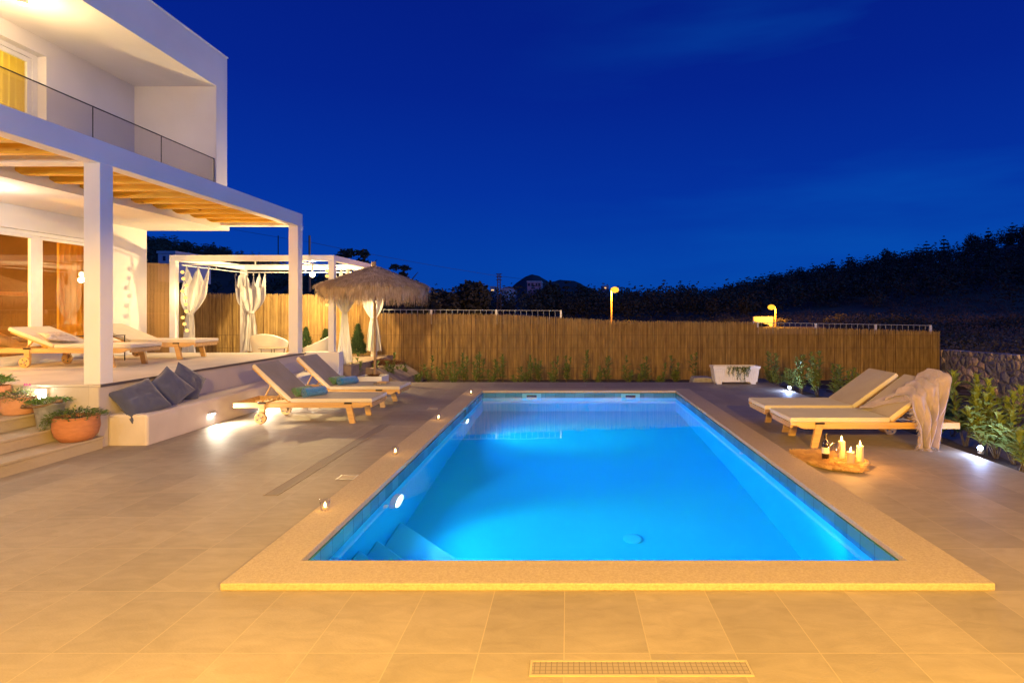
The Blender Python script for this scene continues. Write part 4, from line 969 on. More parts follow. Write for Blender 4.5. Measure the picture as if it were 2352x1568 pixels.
for i, (x, y) in enumerate(((2.872,6.20),(2.915,6.12))):
    o = thing('wine_glass', (x,y,.03), ('empty wine glass directly behind the bottle neck side', 'empty wine glass between the bottle and the candles')[i], 'wine glass', 'wine glasses on the sheepskin')
    Mx = Matrix.Translation((x,y,.032))
    q = MB(); q.lathe([(.032,0),(.03,.003),(.004,.008),(.0035,.075),(.012,.085),(.030,.105),(.036,.13),(.034,.165),(.029,.19),(.0275,.19),(.0325,.165),(.0345,.13),(.028,.107),(.01,.09),(.001,.088)], 32, M=Mx); q.build('glass_body', M['clear'], o, smooth=True)
# tealights on the coping
for i, (x, y) in enumerate(((-1.96,4.57),(-1.935,6.35),(-1.915,8.39),(-1.88,11.0))):
    o = thing('tealight_holder', (x,y,.046), ('lit glass tealight nearest the camera on the left pool border','lit glass tealight second along the left pool border','lit glass tealight third along the left pool border','lit glass tealight at the far left pool corner')[i], 'tealight', 'glass tealights along the pool border')
    Mx = Matrix.Translation((x,y,.047))
    q = MB(); q.lathe([(.030,0),(.036,.004),(.040,.085),(.0375,.085),(.0335,.012),(.001,.010)], 28, M=Mx); q.build('glass_cup', M['clear'], o, smooth=True)
    q = MB(); q.lathe([(.02,.011),(.02,.025),(.001,.025)], 20, M=Mx); q.build('wax_cup', M['wax'], o)
    q = MB(); q.lathe([(.002,.026),(.008,.038),(.008,.046),(.003,.06),(.0005,.068)], 12, M=Mx); q.build('flame', M['flame'], o, smooth=True)
    light('tealight_lamp', 'POINT', (x,y,.165), .75, (1,.5,.12), .01)

# garden spike lights
for i, (x, y) in enumerate(((4.80,12.05),(4.73,6.48))):
    if i == 0: x, y = 4.62, 11.15+.6
    o = thing('garden_light', (x,y,0), ('cool white garden light by the deck edge beyond the loungers','cool white garden light by the deck edge at the right front')[i], 'garden light', 'cool white garden lights by the deck edge')
    z = (.02, .04)[i]
    q = MB(); q.lathe([(.03,0),(.034,.01),(.034,.05),(.028,.055)], 16, M=Matrix.Translation((x,y,z-.015)) ); q.build('housing', M['steel'], o)
    q = MB(); q.lathe([(.001,-.026),(.02,-.018),(.027,0),(.02,.018),(.001,.026)], 14, M=Matrix.Translation((x-.03,y-.03,z+.055)), capb=False); q.build('lens', M['bluelamp'], o, smooth=True)
    light('garden_lamp', 'POINT', (x-.06,y-.06,z+.10), (18, 15)[i], (.38,.52,1), .02)

# ------------------------------------------------------------------ potted plants on the steps
def pot(name, label, x, y, zb, prof, matr, seg=40):
    o = thing(name, (x,y,zb), label, 'flower pot' if 'bucket' not in name else 'bucket')
    q = MB(); q.lathe(prof, seg, M=Matrix.Translation((x,y,zb))); q.build('pot_body' if 'bucket' not in name else 'bucket_body', matr, o, smooth=True, auto=50)
    return o
def herb(o, x, y, z, r, n, lf=.03, h=.12, droop=0, m='herb', seed=0, name='foliage'):
    rnd = random.Random(seed); q = MB(); qs = MB()
    for i in range(n):
        a = rnd.random()*6.283; rr = rnd.random()**.5*r
        hx, hy = x+rr*math.cos(a), y+rr*math.sin(a); hh = h*(.4+.6*rnd.random())*(1-.4*rr/r)
        tip = Vector((hx+math.cos(a)*rr*.5, hy+math.sin(a)*rr*.5, z+hh - droop*(rr/r)**2))
        if i % 5 == 0: qs.tube([(hx*.7+x*.3,hy*.7+y*.3,z-.01),tip],.0015,4)
        q.leaf(tip, (math.cos(a)+rnd.uniform(-.8,.8), math.sin(a)+rnd.uniform(-.8,.8), rnd.uniform(-.2,.9)), (0,0,1), lf*rnd.uniform(.7,1.3), lf*.42)
    q.build(name, M[m], o); qs.build('stems', M['stem'], o)
def soil(o, x, y, z, r):
    q = MB(); q.lathe([(r,z-.01),(r*.6,z+.008),(.001,z+.012)], 24, M=Matrix.Translation((x,y,0)), capb=False); q.build('soil', M['soil'], o, smooth=True)
o = pot('terracotta_pot', 'large orange terracotta bowl of trailing herbs on the lowest step', -5.72, 6.59, .15, [(.12,0),(.15,.005),(.20,.07),(.222,.16),(.215,.25),(.222,.285),(.205,.288),(.2,.25)], M['terracotta'])
soil(o,-5.72,6.59,.40,.2); herb(o,-5.72,6.59,.415,.19,420,.038,.13,.04,seed=1)
rnd = random.Random(4)
q = MB()
for i in range(90):
    t = rnd.random(); q.leaf((-5.92-.06*t+rnd.uniform(-.02,.02), 6.46+rnd.uniform(-.06,.06), .44-.16*t), (rnd.uniform(-1,0),rnd.uniform(-1,.4),-.3), (0,0,1), .035, .016)
q.build('trailing_leaves', M['herb'], o)
o = pot('zinc_bucket', 'galvanised zinc bucket with rope handle and succulents on the second step', -6.06, 6.62, .30, [(.105,0),(.11,.004),(.128,.16),(.15,.27),(.157,.275),(.157,.285),(.146,.282),(.142,.24)], M['galv'])
soil(o,-6.06,6.62,.55,.14); herb(o,-6.06,6.62,.565,.13,260,.045,.07,0,'succulent',2)
q = MB(); q.tube([(-6.24,6.5,.555),(-6.20,6.47,.575),(-6.13,6.45,.568),(-6.06,6.445,.562),(-5.98,6.46,.575),(-5.92,6.5,.60),(-5.87,6.54,.615)],.012,8); q.tube([(-6.26,6.49,.56),(-6.22,6.5,.55)],[.024,.018],8); q.tube([(-5.90,6.53,.61),(-5.85,6.55,.62)],[.02,.022],8); q.build('rope_handle', M['rope'], o, smooth=True)
o = pot('pale_terracotta_pot', 'pale round terracotta bowl with silvery trailing plant on the third step', -6.44, 6.64, .45, [(.11,0),(.14,.006),(.165,.06),(.172,.12),(.16,.19),(.165,.205),(.15,.207),(.148,.18)], M['terracotta_pale'])
soil(o,-6.44,6.64,.63,.15); herb(o,-6.44,6.64,.65,.17,480,.03,.10,.07,seed=3)
q = MB()
for dx in (-.02,.0,.03): q.leaf((-6.32+dx,6.6,.78),(dx*9,.2,1),(0,1,0),.035,.03)
q.build('blossom', M['flower'], o)
o = pot('top_terracotta_pot', 'terracotta pot with a spiky green succulent on the top step', -6.76, 6.66, .60, [(.10,0),(.14,.02),(.158,.09),(.15,.16),(.155,.175),(.14,.177),(.138,.15)], M['terracotta'])
soil(o,-6.76,6.66,.76,.14); herb(o,-6.76,6.66,.77,.11,260,.06,.13,0,'succulent',6)

# ------------------------------------------------------------------ thatched umbrella
UX, UY = -4.42, 12.9
um = thing('thatched_umbrella', (UX,UY,0), 'shaggy thatched beach umbrella on a bamboo pole at the deck corner', 'umbrella')
q = MB(); pts = [(UX+.02*math.sin(z*1.3)-.008*z+.02, UY, z) for z in [i*.1 for i in range(1,28)]]; q.tube(pts,[.030 if i%5 else .034 for i in range(len(pts))],14); q.build('pole', M['bamboo'], um, smooth=True)
q = MB(); q.lathe([(.05,2.60),(.05,2.78)],16,M=Matrix.Translation((UX,UY,0)),capt=True); q.build('finial', M['bamboo'], um)
APX, RIM, RR = 2.66, 2.24, 1.06
q = MB(); q.lathe([(.02,APX),(.35,APX-.10),(.7,APX-.235),(RR,RIM)],40,M=Matrix.Translation((UX,UY,0)),capb=False); q.build('canopy_lining', M['thatch'], um, smooth=True, solid=.01)
for k in range(8):
    a = k*math.pi/4+.2; q = MB(); q.tube([(UX+.03*math.cos(a),UY+.03*math.sin(a),APX-.05),(UX+RR*math.cos(a),UY+RR*math.sin(a),RIM-.02)],.012,6); q.build('rib', M['bamboo'], um)
q = MB(); rnd = random.Random(12)
for i in range(15000):
    a = rnd.random()*6.283; t = rnd.random()**.55
    fringe = rnd.random() < .42
    if fringe: t = rnd.uniform(.93,1.05)
    r0 = RR*t; z0 = APX-(APX-RIM)*min(1.02,t)**.92+rnd.uniform(.0,.045)
    aj = a+rnd.uniform(-.09,.09)
    p = Vector((UX+r0*math.cos(a),UY+r0*math.sin(a),z0)); wd = rnd.uniform(.008,.016)
    if fringe:
        l = rnd.choice((.12,.2,.26,.33,.44))*rnd.uniform(.8,1.15); o1 = rnd.uniform(.02,.14); pts = [p, p+Vector((math.cos(aj)*o1,math.sin(aj)*o1,-l*.35)), p+Vector((math.cos(aj)*o1*1.1+rnd.uniform(-.03,.03),math.sin(aj)*o1*1.1+rnd.uniform(-.03,.03),-l))]
    else:
        l = rnd.uniform(.15,.32); pts = [p, p+Vector((math.cos(aj)*l*.55,math.sin(aj)*l*.55,-l*.16+.02)), p+Vector((math.cos(aj)*l,math.sin(aj)*l,-l*.47+rnd.uniform(-.01,.03)))]
    sd = Vector((-math.sin(a),math.cos(a),rnd.uniform(-.3,.3)))*wd*.5
    q.add([pts[0]-sd,pts[0]+sd,pts[1]+sd,pts[1]-sd,pts[2]+sd*.2,pts[2]-sd*.2],[(0,1,2,3),(3,2,4,5)])
q.build('thatch', M['thatch'], um)
ub = thing('umbrella_base_box', (UX,UY,0), 'square white planter box at the foot of the umbrella pole', 'planter')
q = MB(); ring(q,-4.73,-4.16,12.66,13.16,-4.69,-4.20,12.70,13.12,.001,.19); q.build('box_body', M['white_plastic'], ub, bevel=.006)
q = MB(); q.box(-4.69,-4.20,12.70,13.12,.002,.15); q.build('soil', M['soil'], ub)
q = MB(); rnd = random.Random(3)
for i in range(200):
    a = rnd.random()*6.28; q.leaf((UX+rnd.uniform(-.1,.1),UY+rnd.uniform(-.1,.1),.15),(math.cos(a),math.sin(a),.9),(0,0,1),.12,.008)
q.build('dry_grass', M['dryplant'], ub)

# white trough planter
tp = thing('trough_planter', (2.8,12.95,0), 'white fluted trough planter with ivy spilling over its front', 'planter')
PXa, PXb = 3.28, 4.34
q = MB(); N = 46
x0_, x1_, ya, yb = 3.30, 4.35, 12.80, 13.14
vs = []; 
def loop(ins, z, flute=0):
    L_ = []
    for i in range(N):
        x = x0_+ins+(x1_-x0_-2*ins)*i/(N-1); L_.append((x, ya+ins*.6 + (flute if i%2 else 0), z))
    L_.append((x1_-ins, yb-ins*.6, z)); L_.append((x0_+ins, yb-ins*.6, z)); return L_
loops = [loop(.05,.05),loop(.045,.08,.008),loop(.008,.35,.008),loop(-.008,.36),loop(-.012,.41),loop(.02,.412),loop(.025,.36)]
K = N+2
for l in loops: vs += l
fs = [(j*K+i,j*K+(i+1)%K,(j+1)*K+(i+1)%K,(j+1)*K+i) for j in range(len(loops)-1) for i in range(K)] + [tuple(reversed(range(K)))]
q.add(vs,fs); q.build('trough_body', M['white_plastic'], tp)
for x in (x0_+.08, x1_-.20):
    q = MB(); q.box(x,x+.12,ya+.04,yb-.04,.001,.052); q.build('foot', M['white_plastic'], tp, bevel=.004)
q = MB(); q.box(x0_+.03,x1_-.03,ya+.03,yb-.03,.30,.375); q.build('soil', M['soil'], tp)
q = MB(); qs = MB(); rnd = random.Random(8)
for k in range(26):
    bx = rnd.uniform(3.62,4.12); l = rnd.uniform(.08,.34)*(1.15 if 3.8<bx<4.05 else .7); n_ = int(l*90)+5
    for j in range(n_):
        t = j/n_; z = .40+.03*math.sin(t*3)-t*l; y = ya-.02-.012*math.sin(t*5) if t > .12 else ya+.10-t*1.0
        q.leaf((bx+.02*math.sin(t*8+k),y,z),(rnd.uniform(-1,1),-.7,rnd.uniform(-.6,.5)),(0,0,1),.028,.02)
    qs.tube([(bx,ya+.08,.40),(bx,ya-.015,.41),(bx+.015,ya-.015,.40-l*.5),(bx,ya-.015,.40-l)],.002,4)
q.build('ivy', M['herb'], tp); qs.build('stems', M['stem'], tp)

# ------------------------------------------------------------------ laurels
ORD = ['first','second','third','fourth','fifth','sixth','seventh','eighth','ninth','tenth','eleventh','twelfth','thirteenth','fourteenth','fifteenth','sixteenth','seventeenth','eighteenth','nineteenth','twentieth','twenty-first','twenty-second','twenty-third','twenty-fourth','twenty-fifth','twenty-sixth','twenty-seventh','twenty-eighth']
def laurel(label, x, y, zb, h, ns, spread, nl, seed, grp, lf=.11):
    rnd = random.Random(seed)
    o = thing('laurel_shrub', (x,y,zb), label, 'shrub', grp)
    q = MB(); qs = MB()
    for s_ in range(ns):
        a = rnd.random()*6.283; sp_ = spread*rnd.uniform(.3,1); hh = h*(1 if s_ == 0 else rnd.uniform(.35,.95))
        b0 = Vector((x+rnd.uniform(-.03,.03),y+rnd.uniform(-.03,.03),zb)); tp_ = Vector((x+sp_*math.cos(a),y+sp_*math.sin(a)*.8,zb+hh))
        md = (b0+tp_)/2 + Vector((math.cos(a)*sp_*.25,math.sin(a)*sp_*.2,.02))
        def pt(t): return b0*(1-t)**2 + md*2*t*(1-t) + tp_*t*t
        qs.tube([pt(k/6) for k in range(7)],[.007-.0008*k for k in range(7)],5)
        for k in range(nl):
            t = .22+.78*(k+rnd.random()*.5)/nl; p = pt(min(1,t)); an = k*2.4+rnd.uniform(-.4,.4); up = .55+.9*max(0,t-.75)*4*.5
            q.leaf(p,(math.cos(an),math.sin(an),up*rnd.uniform(.6,1.3)),(0,0,1),lf*rnd.uniform(.5,1.25),lf*rnd.uniform(.34,.46))
        for k in range(5):
            an = k*1.26; q.leaf(tp_,(math.cos(an)*.5,math.sin(an)*.5,1),(0,0,1),lf*.8,lf*.3)
    q.build('foliage', M['laurel'], o); qs.build('stem', M['stem'], o)
    return o
GL = 'young laurels planted along the reed fence'
row = [(905,32,3),(925,40,4),(960,25,3),(985,55,3),(1013,40,3),(1040,48,4),(1068,60,5),(1100,66,6),(1128,50,4),(1155,56,4),(1190,36,3),(1215,58,4),(1240,48,4),(1268,60,5),(1300,54,5),(1345,70,3),(1372,38,3),(1398,52,3),(1440,60,4),(1468,40,4),(1490,52,3),(1520,44,4),(1552,56,5),(1595,62,2)]
for i, (px, hpx, ns) in enumerate(row):
    Y = 14.3+.35*math.sin(i*2.3); zb = -.24
    laurel(f'{ORD[i]} laurel from the left in the row before the reed fence', (px-CX)*Y/F, Y, zb, (hpx+4)*Y/F*1.02, ns, .16, 13, 100+i, GL, .145)
GM = 'laurels around the umbrella foot'
for i, (px, Y, h, ns, lb) in enumerate(((815,12.95,.72,4,'bushy laurel left of the umbrella box'),(850,13.4,.42,3,'low laurel just behind the umbrella box'),(868,13.5,.5,3,'small laurel at the right of the umbrella pole'),(893,13.7,.66,5,'laurel with upright shoots right of the umbrella box'))):
    laurel(lb, (px-CX)*Y/F, Y, -.1, h, ns, .16, 12, 200+i, GM, .14)
GR = 'laurels along the right deck edge'
rr_ = [(1752,13.3,.72,5,'leftmost laurel beside the white trough planter'),(1790,12.9,.70,5,'laurel right of the white trough planter'),(1822,12.4,.55,5,'laurel directly behind the far garden light'),
       (1845,11.9,.80,6,'dense laurel right of the far garden light'),(1880,11.6,.84,7,'tallest laurel behind the plain right lounger'),(1915,11.3,.6,5,'laurel at the foot side behind the plain right lounger'),
       (1950,11.0,.62,5,'laurel rising behind the plain lounger seat'),(2008,10.2,.55,5,'laurel behind the raised plain lounger back'),(2060,9.3,.60,5,'laurel between the two raised lounger backs')]
for i, (px, Y, h, ns, lb) in enumerate(rr_):
    laurel(lb, max(4.78,(px-CX)*Y/F*.995), Y, -.1, h, ns, .22, 15, 300+i, GR, .15)
near = [(2160,7.6,.62,5,'laurel right behind the draped lounger wheel'),(2215,7.35,.78,5,'laurel behind the end of the draped lounger'),(2262,6.85,.66,5,'laurel just left of the near garden light'),
        (2285,6.75,.74,6,'tall pale laurel behind the near garden light'),(2330,6.5,.70,6,'large laurel at the right edge of the picture'),(2345,6.1,.46,6,'lowest laurel at the right edge, nearest the paving'),(2120,8.3,.5,4,'laurel seen under the draped lounger frame'),(2190,7.9,.40,4,'low laurel behind the draped lounger rail')]
for i, (px, Y, h, ns, lb) in enumerate(near):
    laurel(lb, max(4.84,(px-CX)*Y/F), Y, -.1, h*1.12, ns, .24, 17, 400+i, GR, .175)

# ------------------------------------------------------------------ beyond the fence
def crown_np(rnd, cx, cy, zb, h, r, kind, n, size):
    V = []
    for i in range(n):
        if kind == 'pine':
            t = rnd.random()**.8; lay = round(t*6)/6*.7+t*.3
            rr = r*(1-lay)**.7*rnd.random()**.5+.1; a = rnd.random()*6.283; z = zb+h*(.15+.85*lay)-rr*.12; s_ = size*(1-.4*lay)
        else:
            while True:
                a_, b_, c_ = rnd.uniform(-1,1), rnd.uniform(-1,1), rnd.uniform(-1,1)
                if a_*a_+b_*b_+c_*c_ < 1: break
            k = .75+.35*noise.noise((a_*1.8+cx,b_*1.8+cy,c_*1.8)); rr = math.hypot(a_,b_)*r*k; a = math.atan2(b_,a_); z = zb+h*.56+c_*h*.46*k; s_ = size
        x, y = cx+rr*math.cos(a), cy+rr*math.sin(a)
        d1 = Vector((rnd.uniform(-1,1),rnd.uniform(-1,1),rnd.uniform(-.6,.6))).normalized()*s_; d2 = Vector((rnd.uniform(-1,1),rnd.uniform(-1,1),rnd.uniform(-1,1))).normalized()*s_*.7
        p = Vector((x,y,z)); V.append((p-d1*.5, p+d2*.5, p+d1*.5, p-d2*.5))
    return V
def tree(label, px, Y, top_py, r, kind, n, size, seed, zb=None, grp='trees standing out beyond the fence', name=None, lmat='night_leaf'):
    rnd = random.Random(seed); x = (px-CX)*Y/F; zb = ground_z(x,Y) if zb is None else zb
    h = CZ+(HY-top_py)*Y/F - zb
    o = thing(name or ('pine_tree' if kind == 'pine' else 'broadleaf_tree'), (x,Y,zb), label, 'tree', grp)
    q = MB(); top_ = Vector((x+rnd.uniform(-.3,.3),Y,zb+h*.8)); q.tube([(x,Y,zb-.3),(x,Y,zb+h*.35),tuple(top_)],[h*.035,h*.025,h*.008],7)
    for k in range(7):
        a = rnd.random()*6.28; z = zb+h*rnd.uniform(.3,.7); q.tube([(x,Y,z),(x+math.cos(a)*r*.45,Y+math.sin(a)*r*.45,z+h*.1),(x+math.cos(a)*r*.8,Y+math.sin(a)*r*.8,z+h*.2)],[h*.012,h*.008,h*.003],5)
    q.build('trunk', M['bark'], o)
    q = MB()
    if kind == 'open':
        # airy crown of separate clumps
        for c_ in range(int(9+r)):
            a = rnd.random()*6.28; rr = r*rnd.uniform(.15,1); zz = zb+h*rnd.uniform(.35,.95)*(1-.25*(rr/r)**2)
            for v in crown_np(rnd, x+rr*math.cos(a), Y+rr*math.sin(a)*.8, zz-r*.22, r*.44, r*.36, 'b', n//14, size): q.add(v,[(0,1,2,3)])
    else:
        for v in crown_np(rnd, x, Y, zb, h, r, kind, n, size): q.add(v,[(0,1,2,3)])
    q.build('crown', M[lmat], o)
    return o
tree('airy dark tree rising behind the gazebo roof and umbrella top', 812, 42, 560, 2.1, 'open', 1500, .34, 1)
tree('slender leafy tree right of the thatched umbrella top', 925, 38, 592, 1.3, 'open', 1100, .26, 2)
tree('dark leafy tree between the gazebo and umbrella', 862, 46, 592, 1.5, 'open', 1000, .34, 3)
tree('broad rounded dark tree left of the lattice pylon', 1086, 80, 634, 3.6, 'b', 1800, .7, 4)
tree('small dark tree left of the broad rounded one', 1020, 76, 655, 2.6, 'b', 900, .6, 5)
tree('low dark tree right of the umbrella edge', 978, 66, 655, 2.4, 'b', 900, .55, 6)
tree('dark tree left of the red orange street lamp, beside the pink house', 1262, 110, 641, 3.3, 'b', 1100, .8, 7)
tree('dark conical tree just right of the pink house', 1300, 118, 648, 2.2, 'pine', 700, .8, 8)
tree('rounded dark tree near the left street lamp', 1345, 125, 651, 3.6, 'b', 1100, .8, 9)
pin = [(1655,662,'first'),(1735,642,'second'),(1790,634,'third'),(1838,618,'fourth'),(1912,600,'fifth'),(1950,590,'sixth'),(2035,572,'seventh'),(2128,560,'eighth'),(2168,548,'ninth'),(2232,535,'tenth'),(2270,530,'eleventh'),(2325,518,'twelfth')]
for i, (px, py, od) in enumerate(pin):
    tree(f'{od} pine from the left on the crest of the right hill', px, 196, py-6, 2.6+.5*math.sin(i*3), 'pine' if i % 3 else 'b', 900, .62, 40+i, grp='pines on the crest of the right hill')
for i, px in enumerate((2283, 2308)):
    pass
# woods: one mass
rnd = random.Random(77); W = []; S = []
n = 0
while n < 3900:
    px = rnd.uniform(-300, 2750); Y = rnd.uniform(92, 214); x = (px-CX)*Y/F; z = ground_z(x,Y); py = HY-(z-CZ)*F/Y
    n += 1
    if px > 1760 and Y < 108 and rnd.random() < .8: continue
    if 1760 < px < 2352 and 150 < Y < 172 and px > 2150 and rnd.random() < .7: continue
    if px < 900 and Y < 120 and rnd.random() < .8: continue
    if 1100 < px < 1290 and Y > 116: continue
    if px < 760 and 128 < Y < 160 and rnd.random() < .5: continue
    kd = 'pine' if rnd.random() < .4 else 'b'
    h = rnd.uniform(3.5,7.5)*(.8 if px < 700 else 1); W += crown_np(rnd, x, Y, z-.2, h, h*rnd.uniform(.32,.5), kd, 90, .42+Y*.0017)
for i in range(2600):
    px = rnd.uniform(1640,2700); Y = rnd.uniform(72,160); x = (px-CX)*Y/F; z = ground_z(x,Y)
    if noise.noise((x*.05,Y*.05,7)) < -.08: continue
    h = rnd.uniform(.6,1.7); S += crown_np(rnd, x, Y, z-.2, h, h*.9, 'b', 26, .26)
for i in range(900):
    px = rnd.uniform(-200,1700); Y = rnd.uniform(30,95); x = (px-CX)*Y/F; z = ground_z(x,Y)
    h = rnd.uniform(.5,1.6); W += crown_np(rnd, x, Y, z-.2, h, h*.9, 'b', 30, .24)
def mass(name, quads, m):
    me = bpy.data.meshes.new(name); arr = np.array([tuple(p) for qd in quads for p in qd], dtype=np.float32)
    nq = len(quads); me.from_pydata(arr.tolist(), [], np.arange(nq*4).reshape(nq,4).tolist()); me.materials.append(m)
    o = bpy.data.objects.new(name, me); col.objects.link(o); return o
for i in range(1500):
    Y = rnd.uniform(19,72); px = rnd.uniform(1900,2750); x = (px-CX)*Y/F
    h = rnd.uniform(.35,1.3)*(.5+Y/60); S2 = W if noise.noise((x*.1,Y*.1,3)) > -.05 else S; S2 += crown_np(rnd, x, Y, -.3, h, h*.8, 'b', 46, .07+Y*.0028)
tag(mass('hillside_woods', W, M['night_leaf']), 'dark wooded hillsides far beyond the fence', 'woods', kind='stuff')
tag(mass('dry_scrub', S, M['night_leaf2']), 'paler dry scrub on the slope at the right beyond the fence', 'scrub', kind='stuff')
# far mountain
mt = MB()
def mtz(px):
    P = [(1100,690),(1165,672),(1180,655),(1205,636),(1222,630),(1238,634),(1262,648),(1290,643),(1320,645),(1350,660),(1420,700)]
    for (a, pa), (b_, pb) in zip(P, P[1:]):
        if a <= px <= b_: return pa+(pb-pa)*(px-a)/(b_-a)
    return 700
Ym = 900; mt.grid(lambda u, v: (((1100+320*u)-CX)*Ym/F, Ym+v*120, (CZ+(HY-mtz(1100+320*u))*Ym/F)*(1-v)**1.0 + 2*noise.noise((u*20,v*5,0)) if v < 1 else 0), 60, 6)
mt.grid(lambda u, v: (((1100+320*u)-CX)*Ym/F, Ym-60*(1-v), -5+(5+CZ+(HY-mtz(1100+320*u))*Ym/F)*v), 60, 4)
tag(mt.build('mountain', M['mount'], smooth=True), kind='structure')

# far houses
def far_house(name, label, px0, px1, pyt, pyb, Y, m, wins, roofm=None, depth=6):
    xa, xb = (px0-CX)*Y/F, (px1-CX)*Y/F; zt, zb = CZ+(HY-pyt)*Y/F, CZ+(HY-pyb)*Y/F
    o = thing(name, ((xa+xb)/2,Y,zb), label, 'house')
    q = MB(); q.box(xa,xb,Y,Y+depth,zb-2,zt); q.build('wall', m, o)
    q = MB()
    if roofm: q.prism([(xa-.4,zt+.01),(xb+.4,zt+.01),((xa+xb)/2,zt+(xb-xa)*.13)], Y-.3, Y+depth+.3); q.build('roof', roofm, o)
    else: q.box(xa-.1,xb+.1,Y-.1,Y+depth+.1,zt+.01,zt+.25); q.build('roof', M['house_far'], o)
    for (u0,u1,v0,v1,lit) in wins:
        q = MB(); q.box(xa+(xb-xa)*u0,xa+(xb-xa)*u1,Y-.05,Y-.02,zb+(zt-zb)*v0,zb+(zt-zb)*v1); q.build('window', M['windowlit'] if lit else M['darkpane'], o)
    return o
far_house('pink_house', 'pink lit house with dark windows on the far ridge below the mountain', 1211,1243,648,664,113,M['house_pink'],[(.05,.2,.45,.85,0),(.3,.45,.45,.85,0),(.62,.72,.45,.85,0),(.8,.95,.4,.85,0),(.3,.45,.05,.3,0)])
far_house('white_house', 'small white gabled house right of the lattice pylon', 1158,1182,661,674,112,M['house_far'],[(.3,.5,.3,.6,0)],M['roof_far'])
far_house('white_cottage', 'lower white cottage beside the lattice pylon', 1152,1168,665,677,104,M['house_far'],[(.4,.6,.3,.7,0)])
far_house('small_far_house', 'tiny pale house at the left of the lattice pylon', 1126,1138,660,668,115,M['house_far'],[(.2,.7,.05,.4,1)])
far_house('blue_grey_house', 'blue grey house behind the cane screen at the left', 363,402,582,603,60,M['house_far'],[(.3,.45,.2,.7,0),(.75,.9,.2,.7,0)])
far_house('tiny_ridge_house', 'tiny pale house on the ridge behind the left street lamp', 1384,1398,658,664,140,M['house_pink'],[(.3,.6,.2,.7,1)])
o = thing('roadside_wall', (25,71,0), 'low wall lit orange by the right street lamp', 'wall')
q = MB(); q.box((1731-CX)*70/F,(1768-CX)*70/F,70,70.4,-.4,1.0); q.box((1768-CX)*70/F,(1776-CX)*70/F,70.0,74,-.4,1.0); q.build('wall_face', M['rock_pale'], o)
tree('small shrub lit orange beside the right street lamp', 1792, 71, 728, 1.4, 'b', 260, .35, 91, grp='shrubs under the right street lamp', name='shrub', lmat='night_leaf2')
tree('dark shrub before the orange lit wall', 1748, 66, 741, 1.0, 'b', 260, .3, 92, grp='shrubs under the right street lamp', name='shrub')
# street lamps
for i, (px, py, Y, dx, lb, P_) in enumerate(((1412,665,62,-8,'tall street lamp glowing orange behind the middle of the fence',420),(1772,705,69,9,'shorter street lamp glowing orange above the lit wall',120))):
    x = (px-CX)*Y/F; z = CZ+(HY-py)*Y/F; xp = (px+dx-CX)*Y/F; zb = ground_z(xp,Y)
    o = thing('street_lamp', (xp,Y,zb), lb, 'street lamp', 'orange street lamps beyond the fence')
    q = MB(); q.tube([(xp,Y,zb-.3),(xp,Y,z-.05)],[.12,.07],8); q.build('pole', M['bamboo'], o)
    q = MB(); q.tube([(xp,Y,z-.05),((x+xp)/2,Y,z+.12),(x,Y,z+.08)],.04,6); q.build('arm', M['steel'], o)
    q = MB(); q.lathe([(.02,-.36),(.26,-.26),(.36,-.05),(.30,.16),(.12,.28),(.01,.30)],14,M=Matrix.Translation((x,Y,z)) @ Matrix.Diagonal((1.3,1,1,1))); q.build('lamp_head', M['sodium'], o, smooth=True)
    light('street_lamp_glow', 'POINT', (x,Y-.5,z-.3), P_*22, (1,.42,.03), .2)
# lattice pylon, poles, wires
Yp = 70
def W3(px, py, Y): return Vector(((px-CX)*Y/F, Y, CZ+(HY-py)*Y/F))
py_ = thing('lattice_pylon', W3(1146,712,Yp), 'thin lattice power pylon left of the far white houses', 'pylon')
a, b_ = W3(1141,722,Yp), W3(1151,722,Yp); c_, d_ = W3(1143.2,629,Yp), W3(1148.8,629,Yp); q = MB()
q.tube([a,c_],.05,5); q.tube([b_,d_],.05,5)
for k in range(12):
    t0, t1 = k/12, (k+1)/12; q.tube([a.lerp(c_,t0), b_.lerp(d_,t1)],.025,4); q.tube([b_.lerp(d_,t0), a.lerp(c_,t1)],.025,4)
q.build('lattice_mast', M['wire'], py_)
for zz in (629,636,643):
    q = MB(); q.tube([W3(1139,zz,Yp),W3(1153,zz,Yp)],.04,4); q.build('cross_arm', M['wire'], py_)
for i, (px, t, b2, Y, lb) in enumerate(((711,541,640,45,'wooden utility pole above the gazebo roof'),(1645,716,770,40,'thin bare pole behind the right part of the fence'),(639,541,600,180,'faint distant mast on the left hill'))):
    o = thing('utility_pole', W3(px,b2,Y), lb, 'pole'); q = MB(); q.tube([W3(px,b2+30,Y),W3(px,t,Y)],(.085,.035,.15)[i],7); q.build('pole_shaft', M['bark'] if i else M['bamboo'], o)
o = thing('power_line', W3(525,520,60), 'thin dark power line crossing the sky to the pylon', 'cable')
pts = [W3(300,470,40),W3(525,522,44),W3(711,560,45)]
q = MB(); q.tube([W3(300+(711-300)*t,480+(556-480)*t+14*t*(1-t),38+7*t) for t in [k/10 for k in range(11)]],.011,4); q.tube([W3(711+(1146-711)*t,556+(634-556)*t+12*t*(1-t),45+25*t) for t in [k/16 for k in range(17)]],.014,4)
q.tube([W3(1146+(1260-1146)*t,634+14*t,70+60*t) for t in [k/8 for k in range(9)]],.02,4); q.build('wire', M['wire'], o)

